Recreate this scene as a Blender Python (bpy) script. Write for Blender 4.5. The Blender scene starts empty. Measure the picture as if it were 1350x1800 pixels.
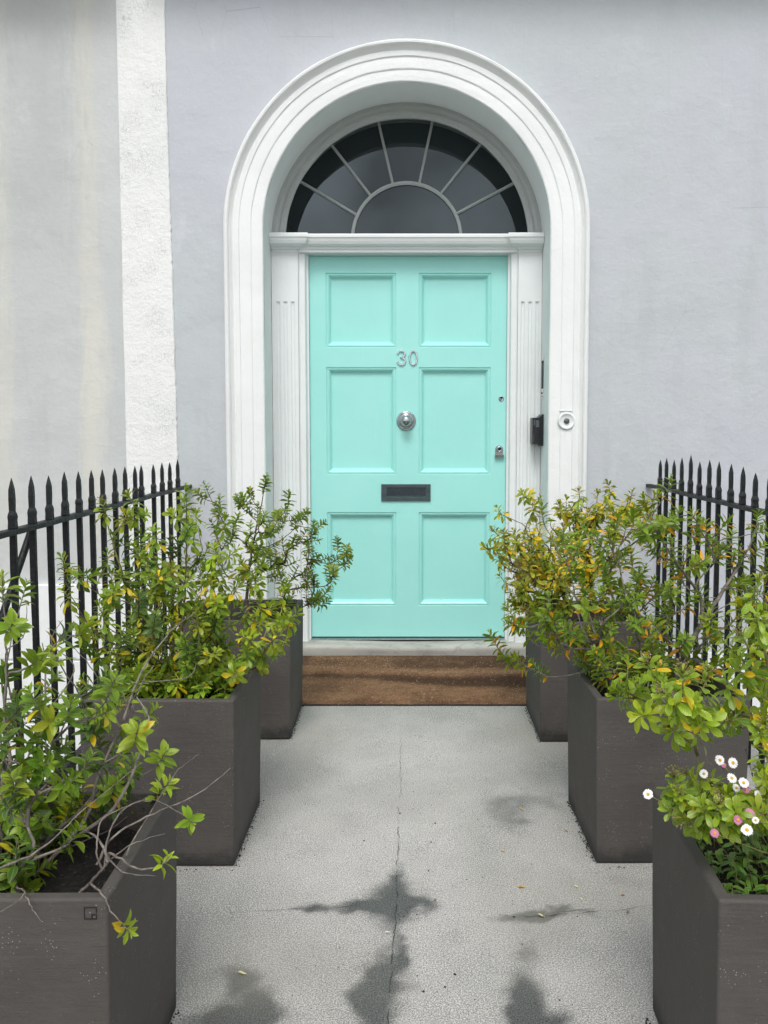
import bpy, bmesh, math, random
from mathutils import Vector, Matrix, noise
R = math.radians
PI = math.pi
S = bpy.context.scene
COL = S.collection

# ------------------------------------------------------------------ camera
F, PITCH, H = 1500.0, R(4), 1.25
PX, PY = 715.0, 755.0 + F * math.tan(PITCH)
cd = bpy.data.cameras.new("camera")
cam = bpy.data.objects.new("camera", cd); COL.objects.link(cam)
cam.location = (0, 0, H); cam.rotation_euler = (R(90) - PITCH, 0, 0)
cd.sensor_fit = 'VERTICAL'; cd.sensor_height = 36; cd.lens = F / 1800 * 36
cd.shift_x = -(PX - 675) / 1800; cd.shift_y = (PY - 900) / 1800
cd.clip_start = 0.02; cd.clip_end = 2000
S.camera = cam

# ------------------------------------------------------------------ world
W = bpy.data.worlds.new("World"); S.world = W; W.use_nodes = True
nt = W.node_tree; nt.nodes.clear()
wo = nt.nodes.new('ShaderNodeOutputWorld'); bg = nt.nodes.new('ShaderNodeBackground')
sky = nt.nodes.new('ShaderNodeTexSky'); sky.sky_type = 'NISHITA'; sky.sun_disc = False
sky.sun_elevation = R(55); sky.sun_rotation = R(180); sky.air_density = 1.0; sky.dust_density = 3.0
hs = nt.nodes.new('ShaderNodeHueSaturation'); hs.inputs['Saturation'].default_value = 0.22
nt.links.new(sky.outputs[0], hs.inputs['Color'])
tc = nt.nodes.new('ShaderNodeTexCoord'); cn = nt.nodes.new('ShaderNodeTexNoise')
cn.inputs['Scale'].default_value = 4.5; cn.inputs['Detail'].default_value = 6
nt.links.new(tc.outputs['Generated'], cn.inputs['Vector'])
mr = nt.nodes.new('ShaderNodeMapRange')
mr.inputs[1].default_value = .35; mr.inputs[2].default_value = .68
mr.inputs[3].default_value = .70; mr.inputs[4].default_value = 1.9
nt.links.new(cn.outputs['Fac'], mr.inputs[0])
mu = nt.nodes.new('ShaderNodeVectorMath'); mu.operation = 'SCALE'
nt.links.new(hs.outputs[0], mu.inputs[0]); nt.links.new(mr.outputs[0], mu.inputs['Scale'])
nt.links.new(mu.outputs[0], bg.inputs['Color']); bg.inputs['Strength'].default_value = 0.138
nt.links.new(bg.outputs[0], wo.inputs['Surface'])

sd = bpy.data.lights.new("sun", 'SUN'); sd.energy = 1.5; sd.angle = R(20); sd.color = (1, .975, .94)
so = bpy.data.objects.new("sun", sd); COL.objects.link(so); so.rotation_euler = (R(35), 0, R(-6)); so.location = (0, -3, 9)
S.view_settings.view_transform = 'Standard'; S.view_settings.look = 'None'
S.view_settings.exposure = 0.0; S.view_settings.gamma = 1

# ------------------------------------------------------------------ helpers
def ray(x, y):
    u = (x - PX) / F; v = -(y - PY) / F
    return Vector((u, math.cos(PITCH) + v * math.sin(PITCH), -math.sin(PITCH) + v * math.cos(PITCH)))
def at(x, y, Y):
    r = ray(x, y); t = Y / r.y
    return Vector((r.x * t, Y, H + r.z * t))
def grd(x, y, z=0.0):
    r = ray(x, y); t = (z - H) / r.z
    return Vector((r.x * t, r.y * t, z))

class MB:
    """collects faces for ONE mesh"""
    def __init__(s):
        s.v = []; s.f = []; s.m = []; s.c = {}; s.uv = {}; s.smooth = []
    def add(s, vs, fs, mi=0, sm=False):
        o = len(s.v); s.v += [tuple(v) for v in vs]
        for f in fs:
            s.f.append(tuple(i + o for i in f)); s.m.append(mi); s.smooth.append(sm)
        return o
    def box(s, a, b, mi=0):
        (x0, y0, z0), (x1, y1, z1) = a, b
        s.add([(x0,y0,z0),(x1,y0,z0),(x1,y1,z0),(x0,y1,z0),(x0,y0,z1),(x1,y0,z1),(x1,y1,z1),(x0,y1,z1)],
              [(0,3,2,1),(4,5,6,7),(0,1,5,4),(1,2,6,5),(2,3,7,6),(3,0,4,7)], mi)
    def tube(s, pts, rad, n=6, mi=0, cap=True, jit=0.0, sm=True):
        pts = [Vector(p) for p in pts]
        if not hasattr(rad, '__len__'): rad = [rad] * len(pts)
        up = None; rings = []
        for i, p in enumerate(pts):
            d = (pts[min(i+1, len(pts)-1)] - pts[max(i-1, 0)])
            if d.length < 1e-9: d = Vector((0,0,1))
            d.normalize()
            if up is None:
                up = d.orthogonal().normalized()
            up = (up - d * up.dot(d))
            up = up.normalized() if up.length > 1e-6 else d.orthogonal().normalized()
            w = d.cross(up); r = rad[i]
            rings.append([p + (up * math.cos(2*PI*k/n) + w * math.sin(2*PI*k/n)) * r * (1 + random.uniform(-jit, jit)) for k in range(n)])
        vs = [v for rg in rings for v in rg]; fs = []
        for i in range(len(pts) - 1):
            for k in range(n):
                fs.append((i*n+k, i*n+(k+1) % n, (i+1)*n+(k+1) % n, (i+1)*n+k))
        if cap:
            fs.append(tuple(reversed(range(n)))); fs.append(tuple((len(pts)-1)*n+k for k in range(n)))
        s.add(vs, fs, mi, sm)
    def lathe(s, prof, c, ax='y', n=32, mi=0, sm=True):
        """prof: (radius, height) list; axis points to -Y (towards the street)"""
        c = Vector(c); vs = []; fs = []
        for r, h in prof:
            for k in range(n):
                a = 2*PI*k/n
                if ax == 'y': vs.append(c + Vector((r*math.cos(a), -h, r*math.sin(a))))
                else: vs.append(c + Vector((r*math.cos(a), r*math.sin(a), h)))
        for i in range(len(prof) - 1):
            for k in range(n):
                fs.append((i*n+k, i*n+(k+1) % n, (i+1)*n+(k+1) % n, (i+1)*n+k))
        fs.append(tuple((len(prof)-1)*n+k for k in range(n)))
        s.add(vs, fs, mi, sm)
    def build(s, name, mats, parent=None, bevel=0, seg=2, origin=None, label=None, cat=None, group=None, kind=None):
        o0 = Vector(origin) if origin is not None else (parent_world(parent) if parent else Vector((0,0,0)))
        me = bpy.data.meshes.new(name)
        me.from_pydata([tuple(Vector(v) - o0) for v in s.v], [], s.f)
        if not isinstance(mats, (list, tuple)): mats = [mats]
        for m in mats: me.materials.append(m)
        me.polygons.foreach_set('material_index', s.m)
        me.polygons.foreach_set('use_smooth', s.smooth)
        me.update()
        ob = bpy.data.objects.new(name, me); COL.objects.link(ob)
        if parent:
            ob.parent = parent; ob.location = o0 - parent_world(parent)
        else: ob.location = o0
        ob['_w'] = tuple(o0)
        if bevel:
            md = ob.modifiers.new('bevel', 'BEVEL'); md.width = bevel; md.segments = seg; md.limit_method = 'ANGLE'; md.angle_limit = R(40)
            if hasattr(md, 'harden_normals'): md.harden_normals = True
        tag(ob, label, cat, group, kind)
        return ob
def parent_world(o):
    return Vector(o['_w'])
def tag(o, label=None, cat=None, group=None, kind=None):
    if label: o['label'] = label
    if cat: o['category'] = cat
    if group: o['group'] = group
    if kind: o['kind'] = kind
def empty(name, loc, label, cat, group=None):
    o = bpy.data.objects.new(name, None); COL.objects.link(o); o.location = loc; o['_w'] = tuple(loc)
    o.empty_display_size = .1
    tag(o, label, cat, group); return o
def vnoise(x, y, z=0.0): return noise.noise(Vector((x, y, z)))
def fbm(x, y, z=0.0, o=4):
    t = 0; a = .5
    for i in range(o):
        t += a * noise.noise(Vector((x, y, z))); x *= 2.03; y *= 2.03; z *= 2.03; a *= .5
    return t
def sstep(a, b, x):
    t = max(0, min(1, (x - a) / (b - a))); return t*t*(3-2*t)

# ------------------------------------------------------------------ materials
class NT:
    def __init__(s, name):
        s.m = bpy.data.materials.new(name); s.m.use_nodes = True; s.t = s.m.node_tree
        s.b = s.t.nodes['Principled BSDF']; s.out = s.t.nodes['Material Output']
        s.pos = s.t.nodes.new('ShaderNodeNewGeometry').outputs['Position']
    def n(s, ty, **kw):
        q = s.t.nodes.new(ty)
        for k, v in kw.items(): setattr(q, k, v)
        return q
    def l(s, a, b): s.t.links.new(a, b)
    def vec(s, sc=(1,1,1), src=None, loc=(0,0,0)):
        m = s.n('ShaderNodeMapping'); m.inputs['Scale'].default_value = sc; m.inputs['Location'].default_value = loc
        s.l(src or s.pos, m.inputs[0]); return m.outputs[0]
    def noise(s, scale, detail=4, rough=.55, v=None, dist=0):
        q = s.n('ShaderNodeTexNoise'); q.inputs['Scale'].default_value = scale; q.inputs['Detail'].default_value = detail
        q.inputs['Roughness'].default_value = rough; q.inputs['Distortion'].default_value = dist
        s.l(v or s.pos, q.inputs['Vector']); return q.outputs['Fac']
    def vor(s, scale, v=None, feat='F1', rnd=1):
        q = s.n('ShaderNodeTexVoronoi', feature=feat); q.inputs['Scale'].default_value = scale
        q.inputs['Randomness'].default_value = rnd
        s.l(v or s.pos, q.inputs['Vector']); return q.outputs['Distance']
    def rng(s, x, a, b, c=0, d=1, smooth=True):
        q = s.n('ShaderNodeMapRange'); q.interpolation_type = 'SMOOTHSTEP' if smooth else 'LINEAR'
        for i, v in enumerate((a, b, c, d)): q.inputs[i+1].default_value = v
        s.l(x, q.inputs[0]); return q.outputs[0]
    def mix(s, f, a, b, mode='MIX'):
        q = s.n('ShaderNodeMix', data_type='RGBA', blend_type=mode)
        for v, i in ((f, 0), (a, 6), (b, 7)):
            if hasattr(v, 'links'): s.l(v, q.inputs[i])
            elif i == 0: q.inputs[0].default_value = v
            else: q.inputs[i].default_value = (*v[:3], 1)
        return q.outputs[2]
    def math(s, op, a, b=0.0, c=None):
        q = s.n('ShaderNodeMath', operation=op)
        for i, v in enumerate((a, b) if c is None else (a, b, c)):
            if hasattr(v, 'links'): s.l(v, q.inputs[i])
            else: q.inputs[i].default_value = v
        return q.outputs[0]
    def sep(s, v=None):
        q = s.n('ShaderNodeSeparateXYZ'); s.l(v or s.pos, q.inputs[0]); return q.outputs
    def attr(s, name):
        return s.n('ShaderNodeAttribute', attribute_name=name)
    def bump(s, h, st, dist=.01, prev=None):
        q = s.n('ShaderNodeBump'); q.inputs['Strength'].default_value = st; q.inputs['Distance'].default_value = dist
        s.l(h, q.inputs['Height'])
        if prev is not None: s.l(prev, q.inputs['Normal'])
        return q.outputs[0]
    def done(s, col=None, rough=None, nrm=None, metal=None, spec=None):
        for v, k in ((col, 'Base Color'), (rough, 'Roughness'), (metal, 'Metallic'), (spec, 'Specular IOR Level')):
            if v is None: continue
            if hasattr(v, 'links'): s.l(v, s.b.inputs[k])
            elif k == 'Base Color': s.b.inputs[k].default_value = (*v[:3], 1)
            else: s.b.inputs[k].default_value = v
        if nrm is not None: s.l(nrm, s.b.inputs['Normal'])
        return s.m

def render_mat(name, base, alt, streaks=None, bst=.35, grime=True):
    k = NT(name)
    big = k.noise(.75, 5, .6); med = k.noise(5, 6, .65); fine = k.noise(90, 5, .7)
    c = k.mix(k.rng(big, .35, .65), base, alt)
    c = k.mix(k.math('MULTIPLY', k.rng(med, .5, .75), .35), c, tuple(x*1.12 for x in base))
    vs = k.noise(7, 5, .6, k.vec((1, 1, .12)))
    if grime: c = k.mix(k.math('MULTIPLY', k.rng(vs, .52, .75), .28), c, tuple(x*.82 for x in base))
    c = k.mix(k.math('MULTIPLY', k.rng(fine, .35, .7, 1, 0), .12), c, tuple(x*.7 for x in base))
    if streaks:
        xyz = k.sep()
        wob = k.noise(1.6, 4, .6, k.vec((.2, 1, 1)))
        edge = k.noise(30, 5, .7, k.vec((1, 1, .16)))
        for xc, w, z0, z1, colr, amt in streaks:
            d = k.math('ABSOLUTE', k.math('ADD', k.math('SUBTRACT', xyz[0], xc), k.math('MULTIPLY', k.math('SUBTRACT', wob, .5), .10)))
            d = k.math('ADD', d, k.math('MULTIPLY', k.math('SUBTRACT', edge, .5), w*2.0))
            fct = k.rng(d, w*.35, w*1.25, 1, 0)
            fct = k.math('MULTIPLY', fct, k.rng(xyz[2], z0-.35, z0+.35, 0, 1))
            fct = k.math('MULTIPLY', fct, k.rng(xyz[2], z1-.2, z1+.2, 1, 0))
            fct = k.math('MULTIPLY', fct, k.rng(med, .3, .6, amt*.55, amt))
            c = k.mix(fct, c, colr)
    pale = k.math('MULTIPLY', k.rng(k.noise(2.3, 6, .7, k.vec((1,1,.6), None, (4,2,9))), .60, .68), .22)
    c = k.mix(pale, c, (.66,.68,.70))
    scr = k.math('MULTIPLY', k.rng(k.vor(3.2, k.vec((1,1,.35), None, (1,5,2)), 'DISTANCE_TO_EDGE'), 0, .0035, 1, 0), k.rng(k.noise(2.1, 4), .56, .62))
    c = k.mix(k.math('MULTIPLY', scr, .35), c, (.22,.23,.24))
    b = k.bump(k.noise(3.5, 4, .5), .6, .025)
    b = k.bump(k.noise(24, 6, .65, k.vec((1,1,1.3))), bst*.95, .008, b)
    b = k.bump(k.noise(150, 4, .7), bst*1.3, .0025, b)
    b = k.bump(scr, -.4, .003, b)
    sc = k.rng(k.vor(9, k.vec((.8, 1, 2.6)), 'DISTANCE_TO_EDGE'), 0, .012, 0, 1)
    ms = k.rng(k.noise(4.2, 3), .58, .66, 0, 1)
    sc = k.math('SUBTRACT', 1, k.math('MULTIPLY', k.math('SUBTRACT', 1, sc), ms))
    b = k.bump(sc, .25, .003, b)
    return k.done(c, k.rng(med, .3, .7, .75, .92), b, spec=.3)

M = {}
M['lavender'] = render_mat('lavender_render', (.500,.543,.553), (.515,.535,.580), [(-.80,.010,1.0,1.3,(.8,.8,.8),0)], .3)
CRM = (.585,.59,.545)
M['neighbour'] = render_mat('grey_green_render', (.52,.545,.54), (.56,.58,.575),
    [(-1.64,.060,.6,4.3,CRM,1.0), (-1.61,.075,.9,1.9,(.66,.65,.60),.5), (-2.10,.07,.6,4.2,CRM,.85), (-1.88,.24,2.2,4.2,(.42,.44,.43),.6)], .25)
def rough_white():
    k = NT('rough_white_paint')
    c = k.mix(k.rng(k.noise(3, 5), .35, .7), (.85,.865,.855), (.80,.82,.81))
    v = k.vor(55, k.vec((1,1,.8), None), 'DISTANCE_TO_EDGE')
    msk = k.rng(k.noise(6, 4), .5, .62)
    crk = k.math('MULTIPLY', k.rng(v, 0, .05, 1, 0), msk)
    c = k.mix(k.math('MULTIPLY', crk, .5), c, (.30,.30,.30))
    b = k.bump(k.noise(30, 8, .75), .8, .012)
    b = k.bump(k.noise(170, 4, .7), .4, .003, b)
    b = k.bump(crk, -.5, .004, b)
    return k.done(c, .8, b, spec=.3)
M['band'] = rough_white()
def white_paint(name, base=(.80,.825,.82), bst=.14, r=.5, dirt=.2):
    k = NT(name)
    n1 = k.noise(4, 5, .6); n2 = k.noise(22, 6, .7, k.vec((1,1,.35)))
    c = k.mix(k.rng(n1, .35, .7), base, tuple(x*.955 for x in base))
    c = k.mix(k.math('MULTIPLY', k.rng(n2, .58, .78), dirt), c, (.50,.52,.49))
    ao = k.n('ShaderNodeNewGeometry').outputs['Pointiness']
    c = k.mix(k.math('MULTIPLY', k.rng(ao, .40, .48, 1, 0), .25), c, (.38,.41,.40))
    b = k.bump(k.noise(9, 4, .6), .35, .012)
    b = k.bump(k.noise(55, 6, .65), bst, .006, b)
    chips = k.rng(k.noise(70, 3, .6), .74, .77)
    c = k.mix(k.math('MULTIPLY', chips, .5), c, (.4,.4,.38))
    return k.done(c, k.rng(n1, .3, .7, r, r+.15), b, spec=.4)
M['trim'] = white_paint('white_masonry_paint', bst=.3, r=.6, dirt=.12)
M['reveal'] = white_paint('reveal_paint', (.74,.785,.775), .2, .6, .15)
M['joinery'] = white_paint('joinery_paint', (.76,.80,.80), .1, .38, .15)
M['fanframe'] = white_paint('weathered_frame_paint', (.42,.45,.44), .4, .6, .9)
def mint():
    k = NT('mint_gloss_paint')
    n1 = k.noise(2.5, 4); n2 = k.noise(14, 5, .6, k.vec((2.2,1,.25)))
    c = k.mix(k.rng(n1, .3, .7), (.328,.735,.682), (.350,.757,.705))
    c = k.mix(k.math('MULTIPLY', k.rng(n2, .5, .75), .22), c, (.385,.765,.72))
    b = k.bump(k.noise(3.2, 3, .5), .3, .02)
    b = k.bump(k.noise(120, 4, .6, k.vec((1,1,.10))), .22, .002, b)
    b = k.bump(k.noise(26, 5, .6), .10, .004, b)
    return k.done(c, k.rng(n2, .3, .7, .30, .42), b, spec=.45)
M['mint'] = mint()
def metal(name, c, r, m=1.0, bst=.05):
    k = NT(name); n1 = k.noise(60, 5, .6)
    col = k.mix(k.rng(n1, .3, .7), c, tuple(x*.7 for x in c))
    return k.done(col, k.rng(n1, .3, .75, r, r+.15), k.bump(k.noise(180, 3), bst, .001), m)
M['chrome'] = metal('polished_chrome', (.50,.53,.55), .10)
M['silver'] = metal('brushed_silver', (.78,.80,.82), .22)
M['dullmetal'] = metal('tarnished_bronze', (.085,.115,.13), .35, .55)
M['dullmetal2'] = metal('dark_flap', (.045,.062,.075), .38, .5)
M['alu'] = metal('aluminium_strip', (.33,.36,.36), .4, .8)
M['blackplastic'] = metal('black_plastic', (.012,.014,.017), .25, 0)
M['screen'] = metal('grey_plastic', (.10,.11,.13), .2, 0)
M['button'] = metal('button_metal', (.16,.16,.15), .35, .6)
M['dark'] = NT('hallway_dark').done((.018,.02,.022), .8)
def glass():
    k = NT('window_glass'); t = k.n('ShaderNodeBsdfTransparent'); t.inputs[0].default_value = (.55,.58,.58,1)
    g = k.n('ShaderNodeBsdfGlossy'); g.inputs['Roughness'].default_value = .015
    g.inputs['Color'].default_value = (.78,.93,1,1)
    fr = k.n('ShaderNodeFresnel'); fr.inputs['IOR'].default_value = 1.78
    b = k.bump(k.noise(3, 2, .4), .05, .02)
    k.l(b, g.inputs['Normal'])
    ad = k.n('ShaderNodeMixShader'); k.l(fr.outputs[0], ad.inputs[0]); k.l(t.outputs[0], ad.inputs[1]); k.l(g.outputs[0], ad.inputs[2])
    # thin film of dust
    df = k.n('ShaderNodeBsdfDiffuse'); df.inputs[0].default_value = (.4,.42,.43,1)
    m2 = k.n('ShaderNodeMixShader'); k.l(k.rng(k.noise(7, 6, .7), .3, .8, .008, .045), m2.inputs[0])
    k.l(ad.outputs[0], m2.inputs[1]); k.l(df.outputs[0], m2.inputs[2])
    k.l(m2.outputs[0], k.out.inputs['Surface']); return k.m
M['glass'] = glass()
def iron():
    k = NT('black_iron_paint'); n1 = k.noise(30, 5, .65)
    c = k.mix(k.rng(n1, .4, .7), (.005,.006,.008), (.014,.016,.019))
    b = k.bump(k.noise(70, 4, .6), .6, .004); b = k.bump(k.vor(120), .2, .003, b)
    return k.done(c, k.rng(n1, .3, .7, .38, .6), b, spec=.35)
M['iron'] = iron()
def planter_mat():
    k = NT('fibre_clay'); xyz = k.sep()
    gx = k.n('ShaderNodeNewGeometry').outputs['Normal']; nrm = k.sep(gx)
    n1 = k.noise(5, 5, .6)
    c = k.mix(k.rng(n1, .3, .7), (.066,.059,.054), (.084,.077,.070))
    br = k.noise(13, 7, .75, k.vec((.5, .5, 7)))
    c = k.mix(k.math('MULTIPLY', k.rng(br, .54, .72), .14), c, (.05,.046,.044))
    c = k.mix(k.math('MULTIPLY', k.rng(br, .28, .42, 1, 0), .12), c, (.115,.105,.10))
    sp = k.rng(k.vor(160), .10, .17, 1, 0); sm = k.rng(k.noise(18, 4), .50, .62)
    c = k.mix(k.math('MULTIPLY', k.math('MULTIPLY', sp, sm), .8), c, (.42,.40,.38))
    # damp band at the foot
    dz = k.math('ADD', xyz[2], k.math('MULTIPLY', k.noise(14, 5, .7), .09))
    c = k.mix(k.rng(dz, .055, .115, .75, 0), c, (.016,.016,.015))
    # pale worn spots
    c = k.mix(k.math('MULTIPLY', k.rng(k.noise(3.5, 6, .7, None, 1), .52, .72), .4), c, (.105,.098,.088))
    c = k.mix(k.math('MULTIPLY', k.rng(k.noise(9, 6, .75, k.vec((1,1,.3))), .56, .7), .3), c, (.04,.037,.035))
    b = k.bump(br, .45, .004); b = k.bump(k.noise(60, 6, .75), .55, .004, b); b = k.bump(k.noise(8, 4, .6), .4, .008, b)
    b = k.bump(k.math('MULTIPLY', k.rng(k.vor(70), .05, .12, 1, 0), sm), .35, .003, b)
    return k.done(c, k.rng(n1, .3, .7, .62, .8), b, spec=.35)
M['planter'] = planter_mat()
M['groove'] = NT('groove_dark').done((.012,.012,.012), .8)
def soil():
    k = NT('potting_soil'); n1 = k.noise(80, 6, .8)
    c = k.mix(k.rng(n1, .4, .7), (.008,.007,.006), (.045,.035,.028))
    c = k.mix(k.rng(k.vor(90), .12, .2, .7, 0), c, (.13,.10,.08))
    return k.done(c, .9, k.bump(n1, 1, .02))
M['soil'] = soil()
def concrete(name, stain):
    k = NT(name)
    xyz = k.sep()
    big = k.noise(1.5, 5, .6); med = k.noise(7, 7, .7); fine = k.noise(290, 2, .8); fine2 = k.noise(110, 7, .9)
    zone = k.noise(1.05, 5, .6, k.vec((1.3,.8,1), None, (2.4,1.2,0)))
    c = k.mix(k.rng(big, .3, .7), (.43,.42,.40), (.56,.55,.53))
    c = k.mix(k.math('MULTIPLY', k.rng(zone, .40, .62), .85), c, (.29,.30,.275))
    c = k.mix(k.math('MULTIPLY', k.rng(med, .45, .72), .4), c, (.33,.33,.31))
    c = k.mix(k.rng(fine, .38, .54, .75, 0), c, (.13,.13,.125))
    c = k.mix(k.rng(fine, .54, .64, 0, .8), c, (.80,.79,.76))
    c = k.mix(k.math('MULTIPLY', k.rng(fine2, .54, .64), .5), c, (.17,.17,.165))
    spk = k.math('MULTIPLY', k.rng(k.vor(38), .035, .06, 1, 0), k.rng(k.noise(5, 3), .45, .6))
    c = k.mix(k.math('MULTIPLY', spk, .85), c, (.035,.033,.03))
    spk2 = k.math('MULTIPLY', k.rng(k.vor(24, k.vec(loc=(3,7,1))), .02, .035, 1, 0), .8)
    c = k.mix(spk2, c, (.6,.58,.54))
    if stain:
        a = k.attr('stain').outputs['Fac']
        f = k.math('ADD', a, k.math('MULTIPLY', k.math('ADD', k.math('SUBTRACT', k.noise(19, 8, .8), .5), k.math('MULTIPLY', k.math('SUBTRACT', fine2, .5), .8)), .60))
        f = k.rng(f, .12, .95, 0, 1)
        dk = k.mix(k.rng(fine, .35, .68), (.020,.026,.027), (.13,.135,.13))
        c = k.mix(k.math('MULTIPLY', f, .92), c, dk)
        w = k.attr('warm').outputs['Fac']
        c = k.mix(k.math('MULTIPLY', w, .55), c, (.33,.315,.27))
    wet = k.math('SUBTRACT', .86, k.math('MULTIPLY', f, .32)) if stain else .86
    b = k.bump(fine2, .10, .003); b = k.bump(med, .3, .01, b); b = k.bump(fine, .3, .0012, b)
    return k.done(c, wet, b, spec=.3)
M['path'] = concrete('path_concrete', True)
M['stone'] = concrete('plain_concrete', False)
def threshold_mat():
    k = NT('worn_stone_sill'); n1 = k.noise(8, 6, .65, k.vec((.4,1,1)))
    c = k.mix(k.rng(n1, .3, .7), (.33,.33,.30), (.46,.46,.42))
    c = k.mix(k.math('MULTIPLY', k.rng(k.vor(45), .05, .1, 1, 0), .6), c, (.08,.075,.07))
    c = k.mix(k.rng(k.noise(14, 6, .75), .50, .68, 0, .6), c, (.20,.19,.165))
    return k.done(c, .75, k.bump(k.noise(50, 6, .7), .4, .004))
M['sill'] = threshold_mat()
def coir():
    k = NT('coir_mat'); xyz = k.sep()
    n1 = k.noise(7, 7, .75, k.vec((.6, 1, 1))); fb = k.noise(300, 3, .8); fb2 = k.noise(85, 6, .85, k.vec((.6,1,1)))
    c = k.mix(k.rng(n1, .35, .65), (.19,.10,.052), (.36,.205,.11))
    c = k.mix(k.math('MULTIPLY', k.rng(k.math('ADD', k.attr('damp').outputs['Fac'], k.math('MULTIPLY', k.math('SUBTRACT', k.noise(16, 7, .8), .5), .9)), .05, .75), .9), c, (.045,.022,.014))
    c = k.mix(k.rng(fb, .35, .6, .55, 0), c, (.04,.025,.015))
    c = k.mix(k.rng(fb, .56, .72, 0, .5), c, (.42,.30,.19))
    c = k.mix(k.rng(fb2, .54, .68, 0, .6), c, (.085,.048,.03))
    sp = k.rng(k.vor(75), .05, .085, .85, 0)
    c = k.mix(k.math('MULTIPLY', sp, k.rng(k.noise(9, 3), .42, .6)), c, (.62,.55,.45))
    b = k.bump(fb2, .8, .006); b = k.bump(fb, .8, .003, b)
    return k.done(c, .95, b, spec=.15)
M['coir'] = coir()
M['fibre_dark'] = NT('fibre_dark').done((.10,.055,.03), .9)
M['fibre_light'] = NT('fibre_light').done((.38,.225,.125), .9)
M['fibre_pale'] = NT('fibre_pale').done((.66,.55,.42), .9)
M['rubber'] = NT('black_rubber_edge').done((.012,.011,.011), .7)
M['crack'] = NT('crack_dirt').done((.045,.045,.042), .9)
M['debris'] = NT('dark_grit').done((.018,.017,.015), .9)

def bark(name, c1, c2):
    k = NT(name); n1 = k.noise(60, 5, .7, k.vec((1,1,.4)))
    return k.done(k.mix(k.rng(n1, .35, .65), c1, c2), .8, k.bump(n1, .6, .003))
M['twig_grey'] = bark('grey_bark', (.24,.21,.18), (.10,.085,.075))
M['twig_dark'] = bark('dark_bark', (.06,.045,.035), (.11,.08,.06))
M['twig_green'] = bark('green_bark', (.22,.22,.06), (.13,.12,.05))

def leafmat(name, rim, rimamt, rib, gloss=.36, trans=.22):
    k = NT(name)
    a = k.attr('lc').outputs['Color']
    uv = k.attr('luv').outputs['Vector']; s = k.sep(uv)
    au = k.math('ABSOLUTE', k.math('SUBTRACT', s[0], .5))          # 0 midrib .. .5 edge
    c = k.mix(k.rng(k.noise(90, 4, .6), .35, .7, .0, .35), a, k.mix(1.0, a, (.55,.62,.5), 'MULTIPLY'))
    c = k.mix(k.math('MULTIPLY', k.rng(au, .33, .5), rimamt), c, rim)
    c = k.mix(k.math('MULTIPLY', k.rng(au, .02, .07, 1, 0), .55), c, rib)
    # side veins
    vn = k.math('SINE', k.math('MULTIPLY', k.math('SUBTRACT', s[1], k.math('MULTIPLY', au, .35)), 60))
    b = k.bump(vn, .12, .0008)
    bs = k.b; k.done(c, gloss, b, spec=.40)
    tr = k.n('ShaderNodeBsdfTranslucent'); k.l(k.mix(1.0, c, (1.25,1.35,.6), 'MULTIPLY'), tr.inputs[0])
    mx = k.n('ShaderNodeMixShader'); mx.inputs[0].default_value = trans
    k.l(bs.outputs[0], mx.inputs[1]); k.l(tr.outputs[0], mx.inputs[2]); k.l(mx.outputs[0], k.out.inputs['Surface'])
    return k.m
M['hebe'] = leafmat('narrow_leaf', (.30,.38,.06), .45, (.22,.30,.07))
M['obovate'] = leafmat('glossy_leaf', (.38,.46,.05), .5, (.30,.40,.10), .3)
M['petal'] = NT('white_petal').done((.82,.82,.84), .6)
M['pink'] = NT('pink_petal').done((.55,.20,.36), .6)
M['yolk'] = NT('flower_centre').done((.62,.36,.02), .8)
M['bud'] = NT('dry_flower_head').done((.20,.17,.07), .8)
M['fallen'] = NT('fallen_yellow').done((.62,.36,.06), .6)
M['fallenb'] = NT('fallen_brown').done((.33,.16,.05), .6)
M['fallenp'] = NT('fallen_pale').done((.62,.58,.28), .6)

# ------------------------------------------------------------------ ground
WALL = 4.46
gb = MB(); gb.box((-400,-400,-2.9), (400,400,-2.5)); gb.build('ground', M['stone'], kind='structure')
pb = MB(); pb.box((-40,-9,-2.499), (40,.35,-.004)); pb.build('pavement', M['stone'], kind='structure')
rb = MB(); rb.box((-400,-60,-2.499), (400,-9.002,-.12)); rb.build('road', M['stone'], kind='structure')

px0, px1, py0, py1 = -1.27, 1.37, .35, 4.62
stains = []   # (x, y, rx, ry, strength)
def st(x, y, wx, wy, a=1.0):
    g = grd(x, y); gx = abs(grd(x+wx, y).x - g.x); gy = abs(grd(x, y-wy).y - g.y)
    stains.append((g.x, g.y, gx, gy, a))
st(690,1588,58,38,1.15); st(620,1593,85,11,.75); st(700,1540,20,24,.75); st(738,1588,40,9,.6); st(560,1600,80,5,.5)
st(680,1722,42,50,1.1); st(655,1790,46,34,1.0); st(640,1755,34,36,.7); st(688,1690,28,38,.8)
st(424,1722,50,26,1.15); st(395,1795,95,26,1.25); st(470,1780,50,30,.7); st(440,1755,45,25,.5)
st(940,1608,44,10,1.0); st(1010,1604,85,5,.8); st(905,1612,35,6,.7)
st(925,1770,40,55,.95); st(960,1795,55,34,1.2); st(935,1700,28,48,.6); st(905,1800,40,35,.8); st(935,1650,24,28,.35)
st(885,1436,36,26,.5); st(925,1415,60,18,.42); st(975,1398,55,16,.3); st(910,1445,45,18,.42)
st(1110,1552,60,10,.3); st(850,1610,30,4,.35); st(700,1655,10,30,.4)
warms = [(*grd(930,1640)[:2], .10, .16), (*grd(1060,1570)[:2], .3, .15), (*grd(560,1290)[:2], .12, .3), (*grd(930,1300)[:2], .14, .35), (*grd(450,1700)[:2], .25, .15)]
nx, ny = 264, 427
g = MB(); vs = []; fs = []; sv = []; wv = []
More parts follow.
